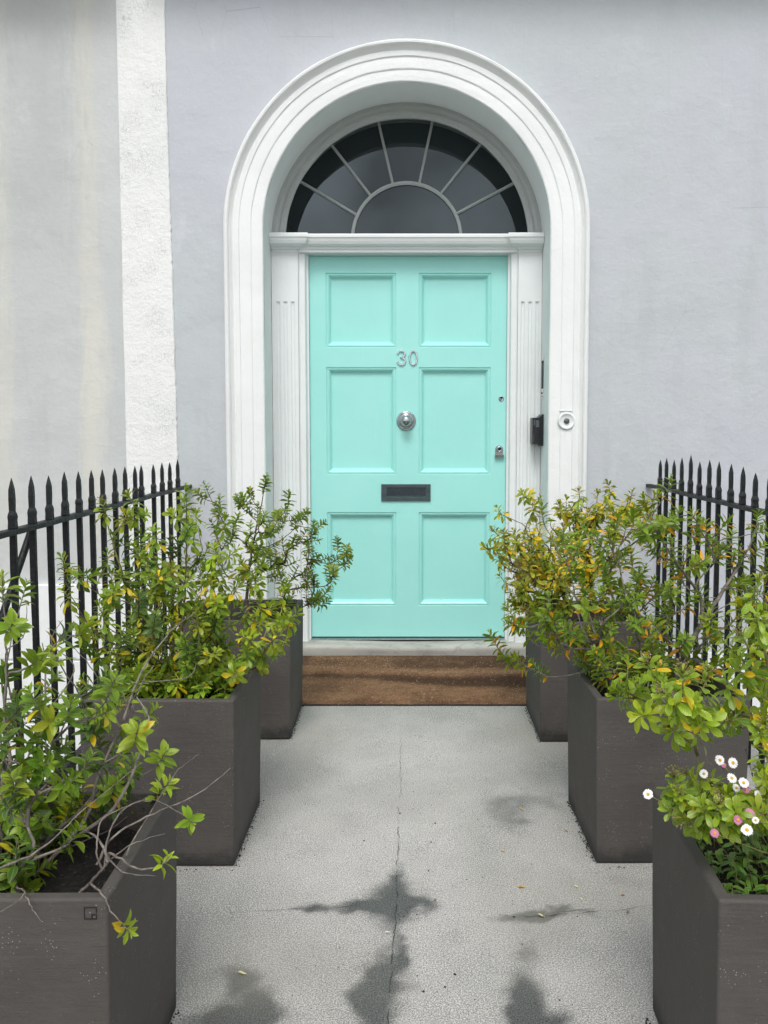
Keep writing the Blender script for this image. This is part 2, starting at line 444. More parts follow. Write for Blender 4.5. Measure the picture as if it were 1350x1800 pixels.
for j in range(ny+1):
    y = py0 + (py1-py0)*j/ny
    for i in range(nx+1):
        x = px0 + (px1-px0)*i/nx
        wxx = x + .05*fbm(x*7, y*7, 3) + .03*fbm(x*24, y*24, 9); wyy = y + .07*fbm(x*6, y*6, 11) + .04*fbm(x*22, y*22, 5)
        s_ = 0
        for a, b, rx, ry, am in stains:
            d = ((wxx-a)/rx)**2 + ((wyy-b)/ry)**2
            if d < 7: s_ += am * math.exp(-d*1.0)*(.78+.5*vnoise(x*14, y*14, 3))
        s_ += max(0, .40*(fbm(x*2.3, y*2.3, 1)+.04)) + max(0, .5*fbm(x*9, y*9, 6)-.10)
        w_ = sum(math.exp(-(((x-a)/rx)**2 + ((y-b)/ry)**2)) for a, b, rx, ry in warms)
        vs.append((x, y, .0015*fbm(x*5, y*5, 2))); sv.append(min(s_, 1.2)); wv.append(min(1, w_)*(.6+.4*fbm(x*4,y*4,8)))
for j in range(ny):
    for i in range(nx):
        a = j*(nx+1)+i; fs.append((a, a+1, a+nx+2, a+nx+1))
g.add(vs, fs, 0, True)
path = g.build('path', [M['path']], kind='structure')
for nm, arr in (('stain', sv), ('warm', wv)):
    at_ = path.data.attributes.new(nm, 'FLOAT', 'POINT'); at_.data.foreach_set('value', arr)
b = MB(); b.box((px0, py0+.001, -2.5), (px1, WALL-.001, -.012)); b.box((-.74, WALL, -.3), (.74, py1, -.012))
b.build('path_base', M['stone'], kind='structure')

# cracks and joints in the path: thin dark fissure strips
def crack(pts, w, name='crack', seed=0):
    random.seed(seed); P = [grd(*p) for p in pts]; out = []
    for i in range(len(P)-1):
        n = max(2, int((P[i+1]-P[i]).length/.012))
        for k in range(n):
            t = k/n; q = P[i].lerp(P[i+1], t)
            out.append((q, w[i]*(1-t)+w[i+1]*t))
    m = MB(); L = []; Rr = []
    for i, (q, ww) in enumerate(out):
        d = (out[min(i+1, len(out)-1)][0]-out[max(i-1, 0)][0]).normalized(); n_ = Vector((-d.y, d.x, 0))
        q = q + n_ * (.007*fbm(q.x*25+seed, q.y*25, seed) + .003*random.uniform(-1, 1))
        h = ww * max(.0, random.uniform(.1, 1.0) + 1.6*vnoise(q.x*22, q.y*22, seed+4))*.36 + .00005
        L.append((q.x+n_.x*h, q.y+n_.y*h, .0034)); Rr.append((q.x-n_.x*h, q.y-n_.y*h, .0034))
    n = len(L); m.add(L+Rr, [(i, n+i, n+i+1, i+1) for i in range(n-1)])
    return m.build(name, M['crack'], path)
crack([(706,1290),(703,1340),(705,1380),(700,1430),(702,1480),(696,1540)], [.0022,.003,.0022,.0030,.0024,.0042], seed=1)
crack([(696,1540),(698,1590),(692,1640),(688,1700),(684,1750),(681,1830)], [.004,.005,.0025,.0045,.004,.005], seed=2)
crack([(400,1607),(470,1603),(540,1598),(600,1596),(640,1594)], [.0008,.002,.0025,.003,.001], seed=3)
crack([(520,1597),(570,1592),(620,1588),(650,1584)], [.0008,.002,.002,.001], seed=4)
crack([(810,1600),(860,1606),(900,1612),(960,1612),(1020,1606),(1080,1602),(1155,1592)], [.0006,.001,.003,.0035,.003,.0018,.001], seed=5)
crack([(960,1606),(1010,1602),(1060,1598)], [.001,.002,.001], seed=6)
crack([(705,1600),(740,1592),(790,1597)], [.002,.0015,.0008], seed=7)

# grit and crumbs of soil along the planters and over the slab
random.seed(5); m = MB()
def crumb(x, y, r, z=0):
    k = 5; a0 = random.random()*6; vs = [(x+r*math.cos(a0+2*PI*i/k)*random.uniform(.6,1.3), y+r*math.sin(a0+2*PI*i/k)*random.uniform(.6,1.3), z-.001) for i in range(k)]
    vs.append((x+random.uniform(-.3,.3)*r, y, z+r*random.uniform(.4,1)))
    m.add(vs, [(i, (i+1) % k, k) for i in range(k)])
for (X, ya, yb, sg) in ((.545,2.37,2.8,-1), (.536,3.33,3.77,-1), (-.493,2.36,2.8,1), (-.472,3.36,3.8,1), (-.496,1.33,1.76,1), (.513,1.32,1.74,-1)):
    for i in range(170):
        d = abs(random.gauss(0, .006)); crumb(X+sg*(d-.001), random.uniform(ya, yb), random.uniform(.0012, .0042)*(1 if d < .02 else .7))
for i in range(60): crumb(random.uniform(.53,.75), 2.365-abs(random.gauss(0,.006)), random.uniform(.001,.003))
for i in range(60): crumb(random.uniform(-.8,-.49), 2.352-abs(random.gauss(0,.006)), random.uniform(.001,.0035))
for i in range(70): crumb(random.uniform(-.4,.5), 3.79-abs(random.gauss(0,.03)), random.uniform(.0012,.003))
for i in range(700):
    y = random.uniform(1.7, 3.8); x = random.gauss(0.08, .33)
    crumb(x, y, random.uniform(.0008, .0028))
for q in ((727,1392),(840,1440),(765,1447),(758,1480),(753,1531),(703,1430),(700,1455),(640,1478),(800,1713),(783,1735),(745,1743),(983,1758),(903,1612),(726,1422)):
    p = grd(*q); crumb(p.x, p.y, .0045)
m.build('debris', M['debris'], label='dark crumbs of soil and grit scattered on the concrete path', cat='debris', kind='stuff')

# ------------------------------------------------------------------ the house
house = empty('town_house', (0, WALL, 0), 'lavender grey rendered house with an arched doorway and a mint green door', 'house')
CZ, RI, RO = 2.265, .733, .92
# wall with the arched opening
XB = -1.335
def wall_with_arch():
    m = MB(); X0, X1, Z0, Z1 = XB, 9.0, -2.5, 8.2; r = RI+.02; Y = WALL; T = .36; n = 48
    arc = [(r*math.cos(PI-PI*i/n), CZ+r*math.sin(PI-PI*i/n)) for i in range(n+1)]
    def quad(a, b_, c, d): m.add([(p[0], Y, p[1]) for p in (a, b_, c, d)], [(0,1,2,3)])
    quad((X0,Z0),(-r,Z0),(-r,CZ),(X0,CZ)); quad((r,Z0),(X1,Z0),(X1,CZ),(r,CZ))
    quad((-r,Z0),(r,Z0),(r,-.02),(-r,-.02))
    quad((X0,CZ),(-r,CZ),(-r,Z1),(X0,Z1)); quad((r,CZ),(X1,CZ),(X1,Z1),(r,Z1))
    for i in range(n):
        a, c = arc[i], arc[i+1]; quad(a, c, (c[0],Z1), (a[0],Z1))
    # top and side so that the wall has thickness
    m.add([(X0,Y,Z1),(X1,Y,Z1),(X1,Y+9,Z1),(X0,Y+9,Z1)], [(0,1,2,3)])
    m.add([(X1,Y,Z0),(X1,Y+9,Z0),(X1,Y+9,Z1),(X1,Y,Z1)], [(0,1,2,3)])
    m.add([(X0,Y+9,Z0),(X1,Y+9,Z0),(X1,Y+9,Z1),(X0,Y+9,Z1)], [(0,3,2,1)])
    return m
wall_with_arch().build('wall', M['lavender'], house)

def sweep(m, prof, zc, zb, mi=0, n=72, wob=0.0, legstep=.12, seed=0, sm=False):
    """prof: list of (radius, Y); path: left leg up, half circle, right leg down"""
    st_ = []
    k = max(1, int((zc-zb)/legstep))
    for i in range(k): st_.append((-1, 0, zb+(zc-zb)*i/k))
    for i in range(n+1):
        a = PI - PI*i/n; st_.append((math.cos(a), math.sin(a), zc))
    for i in range(k): st_.append((1, 0, zc-(zc-zb)*(i+1)/k))
    vs = []; q = len(prof)
    for i, (cx, sz, z) in enumerate(st_):
        for j, (r, y) in enumerate(prof):
            w = wob*fbm(i*.22, j*.9, seed); w2 = wob*.6*fbm(i*.3, j*.7, seed+20)
            rr = r + w
            vs.append((cx*rr, y+w2, z+sz*rr))
    fs = [(i*q+j, i*q+j+1, (i+1)*q+j+1, (i+1)*q+j) for i in range(len(st_)-1) for j in range(q-1)]
    m.add(vs, fs, mi, sm)
def P(lst): return [(RI+a, WALL-b_) for a, b_ in lst]
m = MB()
prof = P([(0,.018),(.0015,.026),(.006,.030),(.030,.031),(.057,.0305),(.0605,.0315),(.0615,.0345),(.066,.0362),(.092,.0368),(.117,.0362),(.1205,.037),(.1215,.0405),(.125,.0422),(.144,.0425),(.1475,.041),
          (.149,.0355),(.152,.0345),(.158,.040),(.166,.049),(.1705,.054),(.1725,.062),(.178,.068),(.187,.069),(.194,.064),(.1975,.054),(.1985,.0),(.1985,-.01)])
sweep(m, prof, CZ, 0.0, wob=.0032, seed=3)
sur = m.build('arch_surround', M['trim'], house)
m = MB()
sweep(m, [(RI, WALL-.018),(RI,WALL+.03),(RI+.001,WALL+.10),(RI+.002,WALL+.2),(RI+.002,4.745)], CZ, 0.0, wob=.002, seed=8, sm=True)
m.build('arch_reveal', M['reveal'], house)

# fanlight --------------------------------------------------------------
FY = 4.715; GY = 4.925
m = MB()
sweep(m, [(RI+.004,FY-.004),(.712,FY-.010),(.700,FY-.002),(.690,FY+.002),(.688,FY-.008),(.674,FY-.009),(.668,FY+.004),(.664,FY+.006),(.661,FY+.02),(.726,GY-.01),(.730,GY+.07)], CZ, 2.17, wob=.003, seed=4)
# semicircular inner bar and the six radial bars
CI = at(715, 408, GY).z - .035; RIN = at(715, 322, GY).z - CI
def flatbar(m, pts, w, y0, y1):
    """a moulded glazing bar along pts (x,z)"""
    n = len(pts); vs = []
    for i, (x, z) in enumerate(pts):
        dx = pts[min(i+1,n-1)][0]-pts[max(i-1,0)][0]; dz = pts[min(i+1,n-1)][1]-pts[max(i-1,0)][1]
        l = math.hypot(dx, dz); nx_, nz = -dz/l, dx/l
        for o, y in ((-w, y1), (-w, y0+.010), (-w*.55, y0+.008), (-w*.4, y0), (w*.4, y0), (w*.55, y0+.008), (w, y0+.010), (w, y1)):
            vs.append((x+nx_*o, y, z+nz*o))
    fs = [(i*8+j, i*8+j+1, (i+1)*8+j+1, (i+1)*8+j) for i in range(n-1) for j in range(7)]
    m.add(vs, fs, 0)
flatbar(m, [(RIN*math.cos(PI-PI*i/48), CI+RIN*math.sin(PI-PI*i/48)) for i in range(49)], .0090, GY-.022, GY+.004)
for (a, b_) in (((525,318),(617,374)), ((581,253),(645,337)), ((664,210),(689,319)), ((761,210),(738,319)), ((847,251),(780,334)), ((908,320),(812,371))):
    p, q = at(*a, GY), at(*b_, GY); e_ = (p-q)*.35; p = p+e_; cc_ = Vector((0, GY, CI)); q = cc_+(q-cc_).normalized()*(RIN-.002); flatbar(m, [(p.x,p.z),(p.x*.5+q.x*.5,p.z*.5+q.z*.5),(q.x,q.z)], .0072, GY-.020, GY+.004)
fan = m.build('fanlight', M['fanframe'], house, label='semicircular fanlight with six radiating glazing bars')
n = 48; m = MB(); m.add([(0,GY+.006,CI-.06)]+[(.729*math.cos(PI*i/n), GY+.006, max(CI-.06, CZ+.729*math.sin(PI*i/n))) for i in range(-4, n+5)], [(0,i+2,i+1) for i in range(n+8)])
m.build('glass', M['glass'], fan)
m = MB(); m.box((-.735, 4.817, 2.13), (.735, 5.0, CI-.05)); m.build('fanlight_sill', M['fanframe'], house)
# hallway behind the glass
m = MB(); m.box((-1.2, 4.99, -.1), (1.2, 9.5, 3.35)); m.f = [f for i, f in enumerate(m.f) if i != 2]; m.m = m.m[:5]; m.smooth = m.smooth[:5]
m.build('hallway', M['dark'], house)

# door frame and pilasters ----------------------------------------------
DY = 4.765
dl, dr = -.540, .555
ztop = at(700, 449, DY).z; zbot = at(700, 1119, DY).z
m = MB()   # architrave: outer face, inner ovolo, reveal
def arch_frame(m, x0, x1, z1, zb, prof):
    q = len(prof); vs = []
    for (cx, cz, sx, sz) in ((x0, zb, -1, 0), (x0, z1, -1, 1), (x1, z1, 1, 1), (x1, zb, 1, 0)):
        for o, y in prof: vs.append((cx+sx*o, y, cz+sz*o))
    fs = [(i*q+j, i*q+j+1, (i+1)*q+j+1, (i+1)*q+j) for i in range(3) for j in range(q-1)]
    m.add(vs, fs, 0)
arch_frame(m, dl, dr, ztop, .065, [(-.002,DY+.02),(-.002,DY-.028),(.006,DY-.030),(.010,DY-.034),(.012,DY-.058),(.015,DY-.062),(.040,DY-.062),(.043,DY-.066),(.0475,DY-.066),(.050,DY-.060),(.050,DY+.02)])
m.box((dl-.04, DY+.012, .065), (dl+.003, DY+.05, ztop+.1)); m.box((dr-.003, DY+.012, .065), (dr+.04, DY+.05, ztop+.1))
m.box((dl+.003, DY+.012, ztop-.003), (dr-.003, DY+.05, ztop+.1))
m.build('door_frame', M['joinery'], house, label='white moulded frame around the mint door')

PF = 4.692
zc0 = at(500, 431, PF).z; zfl = at(500, 530, PF).z
def pilaster(x0, x1, fl):
    """flat face with three stopped flutes: grid across x"""
    m = MB(); w = .0105; seg = 7
    # cross-section with flutes
    xs = [(x0, 0, 0)]
    for c in fl:
        for k in range(seg+1):
            a = PI*k/seg; xs.append((c - w*math.cos(a), math.sin(a)*.0085, 1))
    xs.append((x1, 0, 0))
    n = len(xs)
    lo = [(x, PF+d, .067) for x, d, _ in xs]; hi = [(x, PF+d, zfl) for x, d, _ in xs]
    fs = [(i, i+1, n+i+1, n+i) for i in range(n-1)]
    m.add(lo+hi, fs, 0)
    # blank upper part and flute heads
    up = [(x, PF, zfl) for x, d, _ in xs] + [(x, PF, zc0+.03) for x, d, _ in xs]
    m.add(up, fs, 0)
    m.add([(x, PF+d, zfl) for x, d, _ in xs]+[(x, PF, zfl) for x, d, _ in xs], [(n+i, n+i+1, i+1, i) for i in range(n-1)], 0)
    # sides
    m.add([(x0,PF,.067),(x0,DY+.03,.067),(x0,DY+.03,zc0+.03),(x0,PF,zc0+.03)], [(0,1,2,3)])
    m.add([(x1,PF,.067),(x1,DY+.03,.067),(x1,DY+.03,zc0+.03),(x1,PF,zc0+.03)], [(0,3,2,1)])
    # necking line
    m.box((x0-.0005, PF-.0028, zc0-.052), (x1+.0005, PF+.001, zc0-.047))
    m.box((x0-.001, PF-.012, .067), (x1+.001, PF+.001, .20))
    return m
pxl = [at(x, 560, PF).x for x in (489.3, 502, 514.8)]; pxr = [at(x, 560, PF).x for x in (918.7, 931.6, 944.3)]
L0, L1 = -RI+.0, dl-.0495; R0, R1 = dr+.0495, RI
pilaster(L0, L1, pxl).build('pilaster', M['joinery'], house)
pilaster(R0, R1, pxr).build('pilaster', M['joinery'], house)

# cornice over the door, breaking forward over the pilasters
m = MB()
zt = at(700, 408.5, 4.62).z
def cornice(m, x0, x1, prof, retL=False, retR=False):
    q = len(prof); vs = []
    ends = []
    for x, s_, ret in ((x0, -1, retL), (x1, 1, retR)):
        ends.append([(x + (s_*(PF-.02-y) if ret else 0), y, z) for y, z in prof])
    vs = ends[0]+ends[1]; fs = [(j, j+1, q+j+1, q+j) for j in range(q-1)]
    m.add(vs, fs, 0)
    for e, x, ret, s_ in ((ends[0], x0, retL, -1), (ends[1], x1, retR, 1)):
        base = [(x, PF+.02, z) for y, z in prof]
        m.add(e+base, [(j, j+1, q+j+1, q+j) for j in range(q-1)], 0)
def cprof(f, drop=0):
    return [(DY+.03, zt+.006), (PF-.048-f, zt), (PF-.050-f, zt-.005), (PF-.050-f, zt-.018-drop), (PF-.047-f, zt-.021-drop), (PF-.045-f, zt-.024-drop), (PF-.041-f, zt-.036-drop),
            (PF-.034-f, zt-.050-drop), (PF-.022-f*.6, zt-.060-drop), (PF-.012-f*.3, zt-.064-drop), (PF-.010-f*.2, zt-.072-drop), (PF-.004, zt-.074-drop), (PF-.003, zt-.09)]
cornice(m, L0+.0005, L1+.012, cprof(.022, .003), False, True)
cornice(m, R0-.012, R1-.0005, cprof(.022, .003), True, False)
cornice(m, L1+.01, R0-.01, [(y, z-.001) for y, z in cprof(0)])
# lintel band below cornice
m.box((L1+.0008, PF+.004, zt-.092), (R0-.0008, DY+.05, zt-.07))
m.build('cornice', M['joinery'], house, bevel=0)

# threshold -------------------------------------------------------------
m = MB()
sec = [(4.615,-.005),(4.612,.030),(4.610,.050),(4.613,.062),(4.622,.0675),(4.66,.069),(4.80,.0695)]
nn = 60; vs = []
for i in range(nn+1):
    x = -RI+.0+2*RI*i/nn
    for y, z in sec: vs.append((x, y+.003*fbm(x*9, z*20, 1), z-.004*max(0, fbm(x*4, 0, 7))-.010*math.exp(-((x-.05)/.35)**2)*(z > .04)))
q = len(sec); m.add(vs, [(i*q+j, (i+1)*q+j, (i+1)*q+j+1, i*q+j+1) for i in range(nn) for j in range(q-1)], 0, True)
m.build('threshold', M['sill'], house)
m = MB(); m.box((dl-.0, DY-.035, .0695), (dr+.0, DY+.01, zbot-.006)); m.build('weather_strip', M['alu'], house, bevel=.003)

# the door --------------------------------------------------------------
m = MB()
rects = []
for (xa, xb) in ((573, 697.5), (734.5, 867)):
    for (ya, yb) in ((479, 611), (645, 834), (900, 1065)):
        p = at(xa, ya, DY); q_ = at(xb, yb, DY)
        rects.append([p.x, p.z, q_.x, q_.z])
for r in rects:   # tidy columns
    if r[0] < 0: r[0], r[2] = at(573,700,DY).x, at(697,700,DY).x
    else: r[0], r[2] = at(735.5,700,DY).x, at(863,700,DY).x
xs = sorted({dl+.003, dr-.003} | {r[0] for r in rects} | {r[2] for r in rects})
zs = sorted({zbot, ztop-.004} | {r[1] for r in rects} | {r[3] for r in rects})
for i in range(len(xs)-1):
    for j in range(len(zs)-1):
        cx, cz = (xs[i]+xs[i+1])/2, (zs[j]+zs[j+1])/2
        if any(r[0] < cx < r[2] and r[3] < cz < r[1] for r in rects): continue
        m.add([(xs[i],DY,zs[j]),(xs[i+1],DY,zs[j]),(xs[i+1],DY,zs[j+1]),(xs[i],DY,zs[j+1])], [(0,1,2,3)])
ins = [(0,0),(.0025,.0005),(.003,.0060),(.0070,.0065),(.0085,.0030),(.013,.0030),(.020,.008),(.0255,.0165),(.0285,.0235),(.032,.0240),(.034,.0265)]
for r in rects:
    rings = [[(r[0]+a, DY+d, r[3]+a), (r[2]-a, DY+d, r[3]+a), (r[2]-a, DY+d, r[1]-a), (r[0]+a, DY+d, r[1]-a)] for a, d in ins]
    vs = [v for rg in rings for v in rg]
    fs = [(i*4+k, i*4+(k+1) % 4, (i+1)*4+(k+1) % 4, (i+1)*4+k) for i in range(len(ins)-1) for k in range(4)]
    fs.append(tuple((len(ins)-1)*4+k for k in range(4)))
    m.add(vs, fs, 0)
# edges
x0, x1, z0, z1 = xs[0], xs[-1], zs[0], zs[-1]
m.add([(x0,DY,z0),(x1,DY,z0),(x1,DY,z1),(x0,DY,z1),(x0,DY+.05,z0),(x1,DY+.05,z0),(x1,DY+.05,z1),(x0,DY+.05,z1)], [(0,4,5,1),(1,5,6,2),(2,6,7,3),(3,7,4,0),(4,7,6,5)])
# fine joint lines between stiles and rails
door = m.build('door', M['mint'], house, label='mint green six panel front door')
# knob
kp = at(714, 740, DY); m = MB()
m.lathe([(0.0,0),(.054,0),(.0545,.004),(.052,.008),(.047,.0095),(.0455,.008),(.044,.010),(.040,.0155),(.034,.018),(.0325,.0165),(.031,.018),(.027,.022),(.020,.026),(.0185,.036),(.021,.043),(.026,.049),(.0285,.057),(.0275,.066),(.022,.074),(.012,.079),(.003,.0805)], kp, n=40)
m.build('door_knob', M['chrome'], door)
# number 30 as two bent chrome strokes
def digit(pts, ox, oz, w, h, nm):
    m = MB(); pr = [(ox+w*a, DY-.008, oz+h*b_) for a, b_ in pts]
    pts3 = pr; n = len(pts3); vs = []; hw = .0056
    for i, p in enumerate(pts3):
        a = Vector(pts3[max(i-1,0)]); c = Vector(pts3[min(i+1,n-1)]); d = (c-a).normalized(); nn_ = Vector((-d.z, 0, d.x))
        p = Vector(p)
        for o, y in ((-hw, .008), (-hw, .002), (-hw*.45, -.002), (hw*.45, -.002), (hw, .002), (hw, .008)):
            q = p + nn_*o; vs.append((q.x, q.y+y-.0002, q.z))
    fs = [(i*6+j, i*6+j+1, (i+1)*6+j+1, (i+1)*6+j) for i in range(n-1) for j in range(5)]
    fs += [(5,4,3,2,1,0), tuple((n-1)*6+k for k in range(6))]
    m.add(vs, fs, 0)
    m.build(nm, M['silver'], door)
p0 = at(699, 641, DY); p1 = at(712.5, 617, DY); w3, h3 = p1.x-p0.x, p1.z-p0.z
three = [(.02,.80),(.10,.93),(.30,1.0),(.6,1.0),(.86,.92),(.95,.77),(.86,.62),(.62,.54),(.42,.53),(.62,.52),(.90,.42),(1.0,.26),(.90,.09),(.62,0),(.32,0),(.08,.10),(0,.22)]
digit(three, p0.x, p0.z, w3, h3, 'numeral')
p0 = at(720, 641, DY); p1 = at(733, 617, DY)
digit([(.5+.5*math.sin(2*PI*i/28), .5+.5*math.cos(2*PI*i/28)) for i in range(29)], p0.x, p0.z, p1.x-p0.x, p1.z-p0.z, 'numeral')
# letter box: frame and flap
a, c = at(670, 851, DY), at(757, 881, DY); m = MB()
a2, c2 = at(679.5, 856.5, DY), at(748.5, 874, DY)
def frame(m, a, c, a2, c2, y, d, mi=0):
    O = [(a.x,c.z),(c.x,c.z),(c.x,a.z),(a.x,a.z)]; I = [(a2.x,c2.z),(c2.x,c2.z),(c2.x,a2.z),(a2.x,a2.z)]
    vs = [(x,y,z) for x, z in O]+[(x+.002*(1 if i in (0,3) else -1),y-d,z+.002*(1 if i in (0,1) else -1)) for i,(x,z) in enumerate(O)]+[(x,y-d,z) for x, z in I]+[(x,y-.001,z) for x, z in I]
    fs = []
    for r in range(3):
        for k in range(4): fs.append((r*4+k, r*4+(k+1) % 4, (r+1)*4+(k+1) % 4, (r+1)*4+k))
    m.add(vs, fs, mi)
frame(m, a, c, a2, c2, DY, .009)
m.box((a2.x+.001, DY-.006, c2.z+.004), (c2.x-.001, DY-.001, a2.z-.0015), 1)
m.box((a2.x+.006, DY-.0085, c2.z+.0045), (c2.x-.006, DY-.0062, c2.z+.008), 0)
m.build('letter_box', [M['dullmetal'], M['dullmetal2']], door)
# keyhole escutcheon and latch pull
kp = at(881, 701, DY); m = MB()
m.lathe([(0,0),(.0145,0),(.0145,.003),(.012,.005),(.0115,.0035),(.004,.0035)], kp, n=24)
m.box((kp.x-.0025, DY-.0062, kp.z-.008), (kp.x+.0025, DY-.004, kp.z+.005), 1); m.lathe([(.004,.0064),(.0001,.0066)], kp+Vector((0,0,.005)), n=12, mi=1)
m.build('keyhole', [M['chrome'], M['groove']], door)
kp = at(877.3, 793, DY); m = MB(); pts = []
for i in range(13): pts.append((.0225*math.cos(PI*i/12), .010+.0225*math.sin(PI*i/12)))
pts += [(-.0225,-.033),(.0225,-.033)]
vs = [(kp.x+x, DY-.0005, kp.z+z) for x, z in pts]+[(kp.x+x*.93, DY-.006, kp.z+z*.95) for x, z in pts]; n = len(pts)
m.add(vs, [(i, (i+1) % n, n+(i+1) % n, n+i) for i in range(n)]+[tuple(range(n, 2*n))], 0)
m.lathe([(.0165,.005),(.0175,.012),(.015,.017),(.010,.018),(.009,.015),(.0,.015)], kp+Vector((0,0,.011)), n=24, mi=0)
m.box((kp.x-.0025, DY-.019, kp.z+.004), (kp.x+.0025, DY-.0185, kp.z+.018), 1)
m.box((kp.x-.025, DY-.022, kp.z-.034), (kp.x+.025, DY-.0, kp.z-.019), 0)
m.box((kp.x-.022, DY-.0232, kp.z-.0285), (kp.x+.022, DY-.0222, kp.z-.0245), 1)
m.build('door_lock', [M['chrome'], M['groove']], door)

# bell push on the right leg of the surround
bp = at(996, 740, WALL-.04); by = WALL-.040
m = MB()
m.lathe([(.045,-.006),(.043,-.0010),(.040,.0010),(.037,.0008),(.032,-.0035),(.025,-.006),(.016,-.0075),(.0,-.0075)], Vector((bp.x, by-.006, bp.z)), n=40)
m.box((bp.x-.036, by-.0022, bp.z+.0515), (bp.x+.040, by+.008, bp.z+.0545))
bell = m.build('doorbell', M['reveal'], house, bevel=.002)
m = MB(); m.lathe([(.0145,0),(.0145,.006),(.012,.009),(.006,.0105),(0.0005,.011)], Vector((bp.x, by+.001, bp.z)), n=24); m.build('button', M['button'], bell)
# entry phone and narrow plate on the right jamb
m = MB()
zt_, zb_ = at(945, 733, 4.6).z, at(945, 780, 4.6).z
m.box((.676, 4.600, zb_), (.7245, 4.69, zt_-.004)); m.box((.722, 4.590, zb_-.012), (.7335, 4.70, zt_+.014)); m.box((.712, 4.594, zb_-.004), (.7225, 4.695, zt_+.004))
m.box((.683, 4.5985, zt_-.045), (.690, 4.6005, zt_-.016), 1); m.box((.694, 4.5988, zt_-.055), (.712, 4.6005, zt_-.018), 1)
m.box((.681, 4.5985, zb_+.008), (.684, 4.6005, zb_+.05), 1)
m.build('entry_phone', [M['blackplastic'], M['screen']], house, bevel=.002)
m = MB(); za, zb2 = at(951, 634, 4.62).z, at(951, 683, 4.62).z
m.box((.7275, 4.612, zb2), (.7335, 4.66, za)); m.box((.7295, 4.610, za), (.7335, 4.65, za+.026), 1); m.box((.7295, 4.610, zb2-.055), (.7335, 4.65, zb2), 1)
m.lathe([(.005,0),(.004,.004),(.001,.005)], (.7265, 4.612, zb2-.025), n=10, mi=0)
m.box((.724, 4.613, za-.014), (.728, 4.62, za-.006)); m.box((.7265, 4.6092, zb2-.048), (.7292, 4.616, zb2-.036), 0)
m.build('name_plate', [M['blackplastic'], M['joinery']], house, bevel=.0015)

# white painted corner band, rough edge against the lavender render
m = MB(); zz = [-2.5+.02*i for i in range(0, 520)]
Lx, Rx = at(217, 500, WALL).x, at(300, 500, WALL).x
def bx_(z): return at(290, 0, WALL).x + (at(313, 800, WALL).x-at(290, 0, WALL).x)*sstep(3.4, .9, z)
vs = []
BP = WALL-.010
for z in zz:
    e = bx_(z)+.006*fbm(z*6, 1, 1)+.0045*vnoise(z*45, 2, 2); l = Lx+.004*fbm(z*3, 5, 1)-.004
    vs += [(l, WALL+.05, z), (l, BP+.004, z), (l+.004, BP, z), (e-.004, BP-.001, z), (e, BP+.003, z), (e+.001, WALL+.001, z)]
m.add(vs, [(i*6+j, i*6+j+1, (i+1)*6+j+1, (i+1)*6+j) for i in range(len(zz)-1) for j in range(5)], 0)
m.build('corner_band', M['band'], house, label='rough white painted vertical band at the house corner')
# unseen ledge above the frame, added to shade the top of the wall
m = MB(); m.box((XB, WALL-.26, 3.66), (9.0, WALL+.01, 3.84)); m.build('shade_ledge', M['trim'], house, bevel=.02)

# lower white wall of the light well (right side belongs to this house)
m = MB(); m.box((-1.19, WALL-.012, -2.5), (-.925, WALL+.01, .50)); m.box((.925, WALL-.012, -2.5), (9, WALL+.01, .07))
m.build('plinth', M['trim'], house)

# ------------------------------------------------------------------ neighbour
nb = empty('town_house', (-5, WALL, 0), 'pale grey green neighbouring house with cream streaks, left of the white band', 'house')
m = MB(); NW = WALL+.012
zr = at(40, 1027, NW).z
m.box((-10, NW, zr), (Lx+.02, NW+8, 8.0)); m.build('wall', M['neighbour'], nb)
m = MB(); zz = [zr, at(40, 1158, NW).z, at(40, 1268, NW).z, -1.2, -1.8, -2.5]
for i in range(5):
    m.box((-10, NW-.030, zz[i+1]+.006), (Lx-.006, NW+.02, zz[i]-(.0 if i == 0 else .006)))
m.box((-10, NW-.018, -2.5), (Lx-.007, NW+.015, zr-.02))
m.build('plinth', M['trim'], nb, bevel=.004)
m = MB(); m.box((-10, NW-.30, 3.64), (Lx, NW-.001, 3.80)); m.build('shade_slab', M['trim'], nb, bevel=.02)  # unseen slab, added over the neighbour's wall to darken its top

# retaining wall at the street side of the light wells
for sx in (-1, 1):
    pass

